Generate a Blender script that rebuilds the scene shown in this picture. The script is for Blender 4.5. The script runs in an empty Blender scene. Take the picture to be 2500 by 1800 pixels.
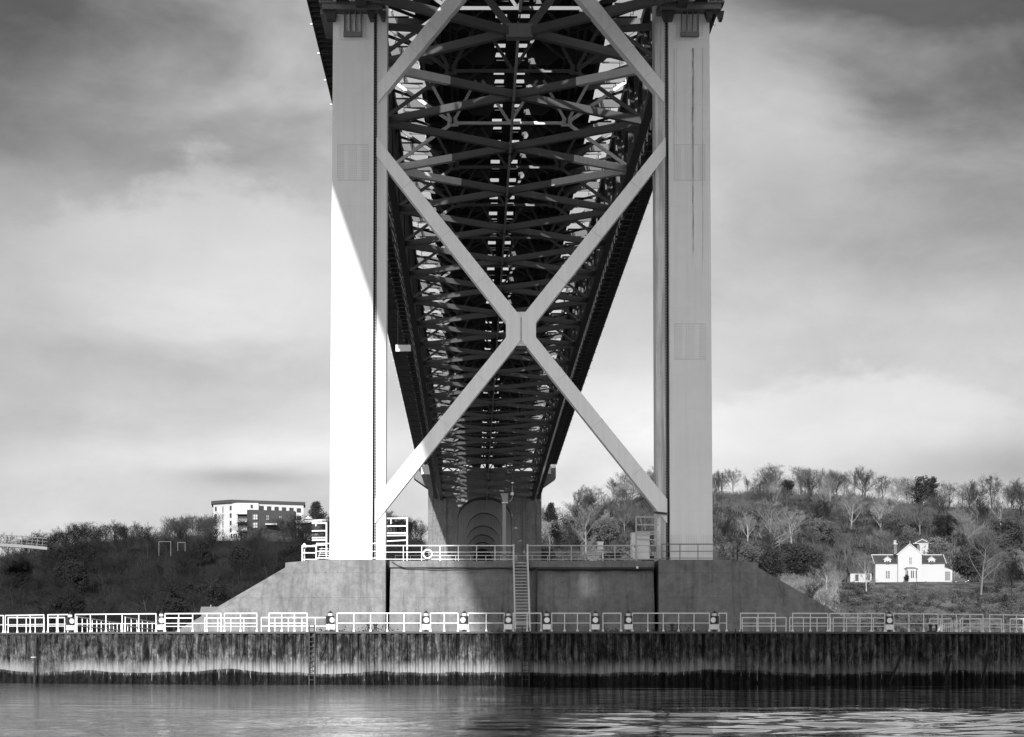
import bpy, math, random
from mathutils import Vector, Matrix, Quaternion
R = math.radians
scene = bpy.context.scene
C = scene.collection
# ------------------------------------------------------------------ camera
F = 5500.0; CX = 1156.0; CY = 1592.0; CAMZ = 1.95      # pixels of the 2500x1800 photograph
cam = bpy.data.cameras.new('camera'); camo = bpy.data.objects.new('camera', cam); C.objects.link(camo)
camo.location = (0, 0, CAMZ); camo.rotation_euler = (R(90), 0, 0)
cam.sensor_width = 36; cam.sensor_fit = 'HORIZONTAL'; cam.lens = 36*F/2500
cam.shift_x = (1250-CX)/2500; cam.shift_y = (CY-900)/2500
cam.clip_start = 0.5; cam.clip_end = 20000
scene.camera = camo
# ------------------------------------------------------------------ sun
SUN = Vector((1.0, 8.26, -3.03)).normalized()           # direction the light travels
sl = bpy.data.lights.new('sun', 'SUN'); sl.energy = 5.0; sl.angle = R(0.53); sl.color = (1, 1, 1)
so = bpy.data.objects.new('sun', sl); C.objects.link(so); so.location = (-40, -300, 200)
so.rotation_euler = SUN.to_track_quat('-Z', 'Y').to_euler()
scene.view_settings.view_transform = 'Standard'; scene.view_settings.look = 'None'
scene.view_settings.gamma = 1.0; scene.view_settings.exposure = 0.4; scene.view_settings.use_curve_mapping = False

# ------------------------------------------------------------------ node expression helper
class N:
    """tiny wrapper: arithmetic on node sockets"""
    def __init__(s, nt): s.nt = nt
    def m(s, op, a, b=None, c=None, clamp=False):
        n = s.nt.nodes.new('ShaderNodeMath'); n.operation = op; n.use_clamp = clamp
        for i, q in enumerate((a, b, c)):
            if q is None: continue
            if isinstance(q, (int, float)): n.inputs[i].default_value = q
            else: s.nt.links.new(q, n.inputs[i])
        return n.outputs[0]
    def add(s, a, b): return s.m('ADD', a, b)
    def sub(s, a, b): return s.m('SUBTRACT', a, b)
    def mul(s, a, b): return s.m('MULTIPLY', a, b)
    def smooth(s, x, a, b, lo=0.0, hi=1.0):
        n = s.nt.nodes.new('ShaderNodeMapRange'); n.interpolation_type = 'SMOOTHSTEP'
        s.nt.links.new(x, n.inputs[0]); n.inputs[1].default_value = a; n.inputs[2].default_value = b
        n.inputs[3].default_value = lo; n.inputs[4].default_value = hi
        return n.outputs[0]
    def noise(s, vec, scale, detail=4, rough=0.55, dist=0.0):
        n = s.nt.nodes.new('ShaderNodeTexNoise'); n.inputs['Scale'].default_value = scale
        n.inputs['Detail'].default_value = detail; n.inputs['Roughness'].default_value = rough
        n.inputs['Distortion'].default_value = dist
        s.nt.links.new(vec, n.inputs['Vector']); return n.outputs[0]
    def sepxyz(s, vec):
        n = s.nt.nodes.new('ShaderNodeSeparateXYZ'); s.nt.links.new(vec, n.inputs[0]); return n.outputs
    def comb(s, x, y, z):
        n = s.nt.nodes.new('ShaderNodeCombineXYZ')
        for i, q in enumerate((x, y, z)):
            if isinstance(q, (int, float)): n.inputs[i].default_value = q
            else: s.nt.links.new(q, n.inputs[i])
        return n.outputs[0]
    def scalev(s, vec, x, y, z):
        n = s.nt.nodes.new('ShaderNodeMapping'); n.inputs['Scale'].default_value = (x, y, z)
        s.nt.links.new(vec, n.inputs[0]); return n.outputs[0]

# ------------------------------------------------------------------ sky
world = bpy.data.worlds.new("World"); scene.world = world; world.use_nodes = True
nt = world.node_tree; nt.nodes.clear(); e = N(nt)
sky = nt.nodes.new('ShaderNodeTexSky'); sky.sky_type = 'NISHITA'; sky.sun_disc = False
sky.sun_elevation = R(20); sky.sun_rotation = math.atan2(-1, -8.26)
bw = nt.nodes.new('ShaderNodeRGBToBW'); nt.links.new(sky.outputs[0], bw.inputs[0])
tc = nt.nodes.new('ShaderNodeTexCoord'); D3 = tc.outputs['Generated']
dx, dy, dz = e.sepxyz(D3)
az = e.m('ARCTAN2', dx, dy); el = e.m('ARCSINE', dz)
def gauss(px, py, rx, ry, warp=None):
    a = e.mul(e.sub(az, (px-CX)/F), F/rx); b = e.mul(e.sub(el, (CY-py)/F), F/ry)
    if warp is not None: a = e.add(a, warp); b = e.add(b, warp)
    q = e.add(e.mul(a, a), e.mul(b, b))
    return e.m('EXPONENT', e.mul(q, -1.0))
n1 = e.noise(e.scalev(D3, 1, 1, 2.6), 7.0, 5, 0.55, 0.4)
n2 = e.noise(e.scalev(D3, 1, 1, 1.7), 22.0, 6, 0.6, 0.2)
wob = e.mul(e.sub(n2, 0.5), 2.3)
wob2 = e.mul(e.sub(n1, 0.5), 2.0)
val = e.add(0.40, e.mul(e.sub(n1, 0.5), 0.26))
val = e.add(val, e.mul(e.sub(n2, 0.5), 0.14))
for (px, py, rx, ry, amp, w) in SKYBLOBS if 'SKYBLOBS' in globals() else [
        (-100, -60, 900, 620, -0.34, wob2), (250, 420, 900, 60, -0.03, wob2), (620, 300, 260, 120, -0.05, wob2), (2560, 60, 640, 480, -0.34, wob2), (1980, 20, 420, 120, -0.16, wob2),
        (2300, 620, 620, 90, -0.06, wob2), (450, 620, 420, 140, 0.05, wob2),
        (2060, 1080, 420, 70, 0.04, wob2), (1500, 1050, 260, 160, 0.16, wob2),
        (200, 900, 700, 90, -0.06, wob2), (600, 1170, 150, 26, -0.13, wob2), (100, 1080, 700, 60, -0.06, wob2), (600, 760, 420, 130, 0.08, wob2),
        (1900, 300, 350, 160, 0.08, wob2), (700, 1100, 500, 60, 0.10, wob2), (2500, 1150, 400, 70, -0.14, wob2), (60, 1230, 500, 80, 0.02, wob2)]:
    val = e.add(val, e.mul(gauss(px, py, rx, ry, w), amp))
def puff(px, py, rx, ry, amp, thr=0.45, k=1.5):
    g_ = e.add(gauss(px, py, rx, ry), e.mul(e.sub(n2, 0.5), k)); g_ = e.add(g_, e.mul(e.sub(n3, 0.5), 0.5))
    return e.mul(e.smooth(g_, thr, thr+0.30), amp)
n3 = e.noise(e.scalev(D3, 1, 1, 1.3), 60.0, 5, 0.6, 0.3)
def bank(x0, w, ybase, rise, amp, decay, xm, xw, wig):
    """soft cumulus bank: crisp noisy upper edge, fading downwards"""
    a_ = e.mul(e.sub(az, (x0-CX)/F), F/w); hump = e.m('EXPONENT', e.mul(e.mul(a_, a_), -1.0))
    top = e.add((CY-ybase)/F, e.mul(hump, rise/F))
    top = e.add(top, e.mul(e.sub(n2, 0.5), wig/F)); top = e.add(top, e.mul(e.sub(n3, 0.5), wig*0.45/F)); top = e.add(top, e.mul(e.sub(n1, 0.5), wig*1.2/F))
    t_ = e.mul(e.sub(top, el), F)
    up = e.smooth(t_, -25, 60); dn = e.m('EXPONENT', e.mul(e.m('MAXIMUM', t_, 0.0), -1.0/decay))
    q_ = e.mul(e.sub(az, (xm-CX)/F), F/xw); mk = e.m('EXPONENT', e.mul(e.mul(q_, q_), -1.0))
    return e.mul(e.mul(up, dn), e.mul(mk, amp))
val = e.add(val, bank(500, 170, 520, 110, 0.13, 220, 480, 380, 190))
val = e.add(val, bank(2060, 330, 1010, 110, 0.12, 120, 2020, 420, 170))
val = e.m('MAXIMUM', val, e.add(0.03, e.mul(n1, 0.13)))
# brighter cloud high overhead and towards the sun behind the camera
high = e.smooth(el, R(17), R(34))
back = e.smooth(dy, 0.55, -0.4)
hi = e.m('MAXIMUM', high, back)
bright = e.add(0.27, e.mul(back, 0.34))
mixn = nt.nodes.new('ShaderNodeMix'); mixn.data_type = 'FLOAT'
nt.links.new(hi, mixn.inputs[0]); nt.links.new(val, mixn.inputs[2]); nt.links.new(bright, mixn.inputs[3])
bgc = nt.nodes.new('ShaderNodeBackground'); bgc.inputs[1].default_value = 0.76
nt.links.new(mixn.outputs[0], bgc.inputs[0])
bgs = nt.nodes.new('ShaderNodeBackground'); bgs.inputs[1].default_value = 0.05

nt.links.new(e.mul(bw.outputs[0], e.m('MINIMUM', e.mul(mixn.outputs[0], 1.5), 1.0)), bgs.inputs[0])
ads = nt.nodes.new('ShaderNodeAddShader'); nt.links.new(bgc.outputs[0], ads.inputs[0]); nt.links.new(bgs.outputs[0], ads.inputs[1])
wo = nt.nodes.new('ShaderNodeOutputWorld'); nt.links.new(ads.outputs[0], wo.inputs[0])

# ------------------------------------------------------------------ materials (the photograph is monochrome)
MATS = {}
def newmat(name):
    m = bpy.data.materials.new(name); m.use_nodes = True
    b = m.node_tree.nodes['Principled BSDF']; MATS[name] = m
    return m, b, N(m.node_tree)
def gray(name, v, rough=0.6, var=0.15, scale=1.5, spec=0.4, streak=0.0, bump=0.0, metal=0.0, bscale=20):
    m, b, e = newmat(name)
    tc = m.node_tree.nodes.new('ShaderNodeTexCoord'); o = tc.outputs['Object']
    n = e.noise(o, scale, 6, 0.6)
    x = e.mul(e.add(1.0, e.mul(e.sub(n, 0.5), var*2)), v)
    if streak:
        s = e.noise(e.scalev(o, 3.0, 3.0, 0.12), 1.4, 5, 0.65)
        x = e.mul(x, e.smooth(s, 0.35, 0.62, 1.0-streak, 1.0))
    cc = e.comb(x, x, x)
    m.node_tree.links.new(cc, b.inputs['Base Color'])
    b.inputs['Roughness'].default_value = rough; b.inputs['Metallic'].default_value = metal
    b.inputs['Specular IOR Level'].default_value = spec
    if bump:
        bn = m.node_tree.nodes.new('ShaderNodeBump'); bn.inputs['Strength'].default_value = bump; bn.inputs['Distance'].default_value = 0.05
        m.node_tree.links.new(e.noise(o, bscale, 6, 0.6), bn.inputs['Height']); m.node_tree.links.new(bn.outputs[0], b.inputs['Normal'])
    return m
gray('tower_paint', 0.80, 0.45, 0.03, 0.35, 0.4, 0.05)
gray('stained_paint', 0.74, 0.5, 0.22, 0.9, 0.3, 0.40)
gray('brace_paint', 0.90, 0.45, 0.05, 0.5, 0.4, 0.07)
gray('flange_dark', 0.06, 0.6, 0.3, 2)
gray('bolt', 0.52, 0.5, 0.1, 2)
gray('joint_line', 0.42, 0.6, 0.1, 2)
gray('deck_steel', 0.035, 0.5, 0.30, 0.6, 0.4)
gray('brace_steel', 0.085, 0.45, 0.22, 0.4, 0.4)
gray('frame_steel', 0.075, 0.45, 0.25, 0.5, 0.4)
gray('lattice_steel', 0.62, 0.5, 0.2, 0.5)  # pale tone stands in for sunlight that misses the lattice
gray('paler_steel', 0.62, 0.45, 0.12, 0.6, 0.4, 0.1)
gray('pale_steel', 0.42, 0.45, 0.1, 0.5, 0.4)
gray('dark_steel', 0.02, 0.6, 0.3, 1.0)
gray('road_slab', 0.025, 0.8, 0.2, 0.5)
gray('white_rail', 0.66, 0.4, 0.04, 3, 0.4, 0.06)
gray('white_paint', 0.80, 0.4, 0.03, 2, 0.4)
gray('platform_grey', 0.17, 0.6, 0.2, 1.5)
gray('weed_timber', 0.025, 0.95, 0.3, 2, 0.05)
gray('dark_cap', 0.08, 0.8, 0.4, 3)
gray('lamp_black', 0.03, 0.5, 0.1, 4)
gray('rubber', 0.02, 0.7, 0.1, 4)
gray('cable', 0.02, 0.6, 0.2, 4)
gray('hotel_white', 0.46, 0.7, 0.03, 0.2)
gray('hotel_dark', 0.045, 0.8, 0.15, 0.3)
gray('hotel_roof', 0.05, 0.6, 0.1, 0.3)
gray('slate', 0.045, 0.6, 0.3, 1.2, streak=0.2)
gray('house_white', 0.36, 0.7, 0.02, 0.3)
gray('chimney_stone', 0.12, 0.9, 0.4, 1.5)
gray('arch_concrete', 0.32, 0.85, 0.25, 0.25, 0.2, 0.25)
gray('car_paint', 0.05, 0.2, 0.05, 1, 0.6)
gray('light_pole', 0.34, 0.5, 0.05, 1)
def tree_mat(name, v, var=0.3):
    m, b, e = newmat(name)
    oi = m.node_tree.nodes.new('ShaderNodeObjectInfo')
    tc = m.node_tree.nodes.new('ShaderNodeTexCoord')
    n = e.noise(tc.outputs['Object'], 0.5, 3, 0.5)
    x = e.mul(e.add(0.7, e.mul(oi.outputs['Random'], 0.6)), v)
    x = e.mul(x, e.add(1.0, e.mul(e.sub(n, 0.5), var*2)))
    m.node_tree.links.new(e.comb(x, x, x), b.inputs['Base Color']); b.inputs['Roughness'].default_value = 0.85
    b.inputs['Specular IOR Level'].default_value = 0.15
tree_mat('twig_pale', 0.17); tree_mat('bark_pale', 0.26); tree_mat('twig_grey', 0.075); tree_mat('bark_grey', 0.11)
tree_mat('twig_dark', 0.022); tree_mat('bark_dark', 0.032); tree_mat('leaf_dark', 0.028, 0.5); tree_mat('leaf_grey', 0.09, 0.5)
tree_mat('leaf_deep', 0.015, 0.4)  # deepest leaf tone, holds cloud shade on the left hillside
def glass(name, v=0.04):
    m, b, e = newmat(name); b.inputs['Base Color'].default_value = (v, v, v, 1)
    b.inputs['Roughness'].default_value = 0.15; b.inputs['Specular IOR Level'].default_value = 0.7
glass('glass', 0.03); glass('glass_dark', 0.02)
m, b, e = newmat('lens'); b.inputs['Base Color'].default_value = (0.85, 0.85, 0.85, 1); b.inputs['Roughness'].default_value = 0.1

def concrete(name, v, line=2.6):
    m, b, e = newmat(name)
    tc = m.node_tree.nodes.new('ShaderNodeTexCoord'); o = tc.outputs['Object']
    x_, y_, z_ = e.sepxyz(o)
    a = e.noise(o, 0.35, 6, 0.62, 0.3); bb = e.noise(o, 2.2, 8, 0.7); c = e.noise(e.scalev(o, 2.2, 2.2, 0.16), 1.0, 6, 0.65)
    d = e.noise(o, 9.0, 5, 0.7)
    x = e.mul(e.smooth(a, 0.32, 0.68, 0.84, 1.14), v)
    x = e.mul(x, e.smooth(bb, 0.36, 0.64, 0.84, 1.10))
    x = e.mul(x, e.smooth(c, 0.33, 0.52, 0.76, 1.03))
    x = e.mul(x, e.smooth(d, 0.62, 0.74, 1.0, 0.6))
    g_ = e.noise(o, 30.0, 4, 0.7); x = e.mul(x, e.smooth(g_, 0.3, 0.7, 0.86, 1.12))
    drip = e.noise(e.scalev(o, 1.1, 1.1, 0.05), 1.0, 5, 0.7); x = e.mul(x, e.smooth(drip, 0.60, 0.72, 1.0, 0.78))
    spot = e.noise(o, 3.5, 2, 0.5); x = e.mul(x, e.smooth(spot, 0.74, 0.78, 1.0, 0.35))
    # pour lines
    f = e.m('FRACT', e.mul(e.add(z_, e.mul(e.sub(bb, 0.5), 0.03)), 1/line))
    ln = e.smooth(e.m('ABSOLUTE', e.sub(f, 0.5)), 0.0, 0.010, 0.55, 1.0)
    x = e.mul(x, ln)
    m.node_tree.links.new(e.comb(x, x, x), b.inputs['Base Color']); b.inputs['Roughness'].default_value = 0.9
    b.inputs['Specular IOR Level'].default_value = 0.2
    bn = m.node_tree.nodes.new('ShaderNodeBump'); bn.inputs['Strength'].default_value = 0.5; bn.inputs['Distance'].default_value = 0.06
    m.node_tree.links.new(e.add(bb, e.mul(d, 0.3)), bn.inputs['Height']); m.node_tree.links.new(bn.outputs[0], b.inputs['Normal'])
concrete('pier_concrete', 0.185, 1.75); concrete('pier_top', 0.19, 30); concrete('side_concrete', 0.18, 3.2)

SEAM = (4*12.0+2*math.pi*32.5)/int((4*12.0+2*math.pi*32.5)/0.5)
def fender_mat():
    m, b, e = newmat('sheet_pile')
    tc = m.node_tree.nodes.new('ShaderNodeTexCoord'); o = tc.outputs['Object']   # object origin at world x,y centre, z = 0
    uv = m.node_tree.nodes.new('ShaderNodeUVMap').outputs[0]
    u, v_, _ = e.sepxyz(uv)                                                     # u = metres along the wall, v = height
    P = e.comb(u, v_, 0.0)
    st = e.noise(e.scalev(P, 2.0, 0.35, 1), 1.3, 8, 0.75, 0.8)
    st2 = e.noise(e.scalev(P, 2.6, 1.3, 1), 2.0, 8, 0.75, 1.0)
    big = e.noise(e.scalev(P, 0.35, 0.5, 1), 1.0, 4, 0.6)
    base = e.mul(e.smooth(st, 0.38, 0.66, 0.009, 0.125), e.smooth(st2, 0.38, 0.60, 0.45, 1.25))
    base = e.mul(base, e.smooth(big, 0.3, 0.7, 0.8, 1.2))
    base = e.mul(base, e.smooth(v_, 1.4, 3.3, 1.15, 0.72))
    sf = e.m('FRACT', e.mul(u, 1/SEAM)); sd = e.m('ABSOLUTE', e.sub(sf, 0.32)); base = e.mul(base, e.smooth(sd, 0.02, 0.12, 0.5, 1.0))
    pat = e.noise(P, 1.1, 5, 0.7, 1.2); base = e.mul(base, e.smooth(pat, 0.38, 0.6, 0.62, 1.25))
    # tide line: pale band with a wavy lower edge, dark weed below
    wv = e.mul(e.sub(e.noise(e.scalev(P, 0.13, 0.0, 1), 1.0, 3, 0.5), 0.5), 1.25)
    up = e.mul(e.sub(e.noise(e.scalev(P, 3.4, 0.25, 1), 1.7, 7, 0.75), 0.5), 1.5)
    h = e.sub(v_, wv)
    edge = e.smooth(e.add(h, e.mul(e.sub(st2, 0.5), 0.16)), 0.68, 0.74)
    topf = e.smooth(e.sub(h, up), 0.80, 1.60, 1.0, 0.0)
    band = e.mul(edge, topf)
    brk = e.smooth(e.noise(e.scalev(P, 0.10, 0.0, 1), 1.7, 2, 0.5), 0.36, 0.5, 0.25, 1.0)
    band = e.mul(e.mul(band, brk), e.smooth(u, 5.0, 20.0, 1.0, 0.4))  # band grows fainter towards the right
    weed = e.smooth(h, 0.40, 0.72)
    drip = e.smooth(e.noise(e.scalev(P, 2.2, 0.10, 1), 1.3, 2, 0.5), 0.69, 0.73)
    drip = e.mul(drip, e.smooth(v_, 0.05, 0.3))
    x = e.mul(base, e.smooth(weed, 0, 1, 0.16, 1.0))
    x = e.add(e.mul(x, e.sub(1.0, band)), e.mul(band, 0.25))
    x = e.add(x, e.mul(e.mul(drip, e.sub(1.0, weed)), 0.10))
    ph = e.noise(e.scalev(P, 0.9, 0.0, 1), 1.9, 2, 0.5); ln_ = e.smooth(ph, 0.42, 0.62, 0.62, 0.12)
    wig = e.mul(e.sub(e.noise(e.scalev(P, 0.5, 2.5, 1), 1.5, 3, 0.6), 0.5), 0.16)
    d2 = e.m('ABSOLUTE', e.sub(e.add(sf, wig), 0.80)); dr = e.mul(e.smooth(d2, 0.015, 0.05, 1.0, 0.0), e.mul(e.smooth(e.sub(v_, ln_), 0.0, 0.12), e.smooth(e.noise(e.scalev(P, 1.3, 0.6, 1), 1.0, 3, 0.6), 0.42, 0.58)))
    x = e.add(x, e.mul(e.mul(dr, e.smooth(h, 0.62, 0.74, 1.0, 0.0)), 0.22))
    m.node_tree.links.new(e.comb(x, x, x), b.inputs['Base Color']); b.inputs['Roughness'].default_value = 0.85
    b.inputs['Specular IOR Level'].default_value = 0.15
    bn = m.node_tree.nodes.new('ShaderNodeBump'); bn.inputs['Strength'].default_value = 0.6; bn.inputs['Distance'].default_value = 0.06
    m.node_tree.links.new(st2, bn.inputs['Height']); m.node_tree.links.new(bn.outputs[0], b.inputs['Normal'])
fender_mat()

def water_mat():
    m, b, e = newmat('water')
    tc = m.node_tree.nodes.new('ShaderNodeTexCoord'); o = tc.outputs['Object']
    b.inputs['Base Color'].default_value = (0.012, 0.012, 0.012, 1); b.inputs['Roughness'].default_value = 0.03
    b.inputs['IOR'].default_value = 1.33; b.inputs['Specular IOR Level'].default_value = 0.5
    rip = e.noise(e.scalev(o, 1.5, 0.9, 1), 3.0, 4, 0.6, 0.3)
    mid = e.noise(e.scalev(o, 0.9, 0.5, 1), 1.6, 3, 0.5, 0.5)
    ox, oy, oz = e.sepxyz(o)
    pn = e.noise(e.scalev(o, 0.08, 0.05, 1), 1.0, 3, 0.5, 0.5)
    patch = e.smooth(e.add(ox, e.mul(e.sub(pn, 0.5), 30.0)), -4.0, 5.0, 1.0, 0.06)
    h = e.add(e.mul(e.mul(mid, patch), 0.014), e.mul(e.mul(rip, patch), 0.036))
    bn = m.node_tree.nodes.new('ShaderNodeBump'); bn.inputs['Strength'].default_value = 1.0; bn.inputs['Distance'].default_value = 1.0
    m.node_tree.links.new(h, bn.inputs['Height']); m.node_tree.links.new(bn.outputs[0], b.inputs['Normal'])
water_mat()

def ground_mat(name, lo, hi, sc=0.12):
    m, b, e = newmat(name)
    tc = m.node_tree.nodes.new('ShaderNodeTexCoord'); o = tc.outputs['Object']
    a = e.noise(o, sc, 8, 0.65, 0.4); c = e.noise(o, sc*9, 6, 0.7)
    x = e.mul(e.smooth(a, 0.38, 0.62, lo, hi), e.smooth(c, 0.3, 0.7, 0.6, 1.3))
    m.node_tree.links.new(e.comb(x, x, x), b.inputs['Base Color']); b.inputs['Roughness'].default_value = 0.95
    b.inputs['Specular IOR Level'].default_value = 0.1
ground_mat('hill_ground', 0.012, 0.035); ground_mat('grass', 0.05, 0.13, 0.16); ground_mat('hill_dark', 0.008, 0.016)  # hill_dark has the left slope's cloud shade in its tone

# ------------------------------------------------------------------ mesh helpers
ORG = {}
class MB:
    def __init__(s): s.v = []; s.f = []
    def _add(s, vs, fs):
        o = len(s.v); s.v += [tuple(q) for q in vs]; s.f += [tuple(i+o for i in f) for f in fs]; return s
    def box(s, x0, x1, y0, y1, z0, z1):
        return s._add([(x0,y0,z0),(x1,y0,z0),(x1,y1,z0),(x0,y1,z0),(x0,y0,z1),(x1,y0,z1),(x1,y1,z1),(x0,y1,z1)],
            [(0,3,2,1),(4,5,6,7),(0,1,5,4),(1,2,6,5),(2,3,7,6),(3,0,4,7)])
    def hexa(s, bot, top):
        return s._add(list(bot)+list(top), [(0,3,2,1),(4,5,6,7),(0,1,5,4),(1,2,6,5),(2,3,7,6),(3,0,4,7)])
    def beam(s, p, q, w, h, up=(0,0,1)):
        p = Vector(p); q = Vector(q); d = (q-p)
        if d.length < 1e-6: return s
        d.normalize(); up = Vector(up)
        side = d.cross(up)
        if side.length < 1e-4: side = d.cross(Vector((1,0,0)))
        side.normalize(); u = side.cross(d).normalized(); a = side*w/2; c = u*h/2
        return s._add([p-a-c, p+a-c, q+a-c, q-a-c, p-a+c, p+a+c, q+a+c, q-a+c],
            [(0,3,2,1),(4,5,6,7),(0,1,5,4),(1,2,6,5),(2,3,7,6),(3,0,4,7)])
    def tube(s, p, q, r, n=6, r2=None, cap=True):
        p = Vector(p); q = Vector(q); r2 = r if r2 is None else r2; d = (q-p)
        if d.length < 1e-6: return s
        d.normalize(); a = d.orthogonal().normalized(); b = d.cross(a)
        vs = [p+(a*math.cos(t)+b*math.sin(t))*r for t in [2*math.pi*i/n for i in range(n)]] + \
             [q+(a*math.cos(t)+b*math.sin(t))*r2 for t in [2*math.pi*i/n for i in range(n)]]
        fs = [(i, (i+1)%n, n+(i+1)%n, n+i) for i in range(n)]
        if cap: fs += [tuple(range(n-1,-1,-1)), tuple(range(n, 2*n))]
        return s._add(vs, fs)
    def prism(s, poly, y0, y1):                   # polygon in (x,z), extruded along y
        n = len(poly); vs = [(x,y0,z) for x,z in poly]+[(x,y1,z) for x,z in poly]
        return s._add(vs, [tuple(range(n)), tuple(range(2*n-1,n-1,-1))]+[(i, n+i, n+(i+1)%n, (i+1)%n) for i in range(n)])
    def prismx(s, poly, x0, x1):                  # polygon in (y,z), extruded along x
        n = len(poly); vs = [(x0,y,z) for y,z in poly]+[(x1,y,z) for y,z in poly]
        return s._add(vs, [tuple(range(n-1,-1,-1)), tuple(range(n,2*n))]+[(i, (i+1)%n, n+(i+1)%n, n+i) for i in range(n)])
    def lathe(s, c, prof, n=10):                  # prof: (r,z)
        vs = []; fs = []
        for r, z in prof:
            vs += [(c[0]+r*math.cos(2*math.pi*i/n), c[1]+r*math.sin(2*math.pi*i/n), c[2]+z) for i in range(n)]
        for k in range(len(prof)-1):
            fs += [(k*n+i, k*n+(i+1)%n, (k+1)*n+(i+1)%n, (k+1)*n+i) for i in range(n)]
        fs += [tuple(range(n-1,-1,-1)), tuple(range((len(prof)-1)*n, len(prof)*n))]
        return s._add(vs, fs)
    def build(s, name, mat, parent=None, smooth=False, label=None, org=None):
        o0 = ORG.get(parent.name, (0,0,0)) if parent else (org or (0,0,0))
        me = bpy.data.meshes.new(name)
        me.from_pydata([(x-o0[0], y-o0[1], z-o0[2]) for x,y,z in s.v], [], s.f); me.update()
        me.materials.append(MATS[mat])
        if smooth: me.polygons.foreach_set('use_smooth', [True]*len(me.polygons))
        o = bpy.data.objects.new(name, me); C.objects.link(o)
        if parent: o.parent = parent
        else: o.location = o0
        ORG[o.name] = o0
        if label: o['label'] = label
        return o
def tag(o, label=None, cat=None, group=None, kind=None):
    if label: o['label'] = label
    if cat: o['category'] = cat
    if group: o['group'] = group
    if kind: o['kind'] = kind
    return o
def thing(name, label, cat, loc=(0,0,0), group=None):
    o = bpy.data.objects.new(name, None); C.objects.link(o); o.location = loc; o.empty_display_size = 0.5
    ORG[o.name] = tuple(loc); return tag(o, label, cat, group)
def copy_tree(o, parent=None):
    c = o.copy(); C.objects.link(c); c.parent = parent
    if o.name in ORG: ORG[c.name] = ORG[o.name]
    for ch in list(o.children): copy_tree(ch, c)
    return c
def XW(px, D): return (px-CX)/F*D
def ZW(py, D): return CAMZ+(CY-py)/F*D
def W(px, py, D): return (XW(px, D), D, ZW(py, D))
XC = 3.43                                       # bridge centre line

# ================================================================== WATER
from mathutils import noise as mn
wm = MB(); gx0, gx1, gy0, gy1 = -44.0, 48.0, 30.0, 150.0; nxw, nyw = 330, 400
def wave(x, y):
    f = min(1, (x-gx0)/6, (gx1-x)/6, (y-gy0)/6, (gy1-y)/6)
    calm = 0.25+0.75*max(0, min(1, 0.5+(x-4+6*mn.noise(Vector((x*0.05,y*0.03,9))))/14))      # livelier towards the right, calm in the lee at left
    calm = max(calm, 0.8*max(0, 1-abs(y-62)/10)*max(0, 1-abs(x+5)/9))
    h = 0.050*mn.noise(Vector((x*0.12, y*0.15, 0)))+0.080*mn.noise(Vector((x*0.20+y*0.04, y*0.40, 4)))+0.030*mn.noise(Vector((x*0.8, y*1.0, 8)))+0.016*mn.noise(Vector((x*1.9, y*1.5, 2)))
    near = max(0.14, min(1, (84-y)/18))
    return f*calm*h*1.7*near
for j in range(nyw+1):
    for i in range(nxw+1):
        x = gx0+(gx1-gx0)*i/nxw; y = gy0+(gy1-gy0)*j/nyw; wm.v.append((x, y, wave(x, y)))
for j in range(nyw):
    for i in range(nxw): k = j*(nxw+1)+i; wm.f.append((k, k+1, k+nxw+2, k+nxw+1))
for (a, b, c, d) in ((-3000,3000,-600,gy0),(-3000,3000,gy1,3000),(-3000,gx0,gy0,gy1),(gx1,3000,gy0,gy1)):
    wm._add([(a,c,0),(b,c,0),(b,d,0),(a,d,0)], [(0,1,2,3)])
tag(wm.build('water', 'water', smooth=True), 'dark rippled river water in the foreground', 'water', kind='structure')
sb = MB(); sb._add([(-6000,-3000,-6),(6000,-3000,-6),(6000,9000,-6),(-6000,9000,-6)], [(0,1,2,3)])
tag(sb.build('ground', 'hill_dark'), 'river bed and land out to the horizon', 'ground', kind='structure')

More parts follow.
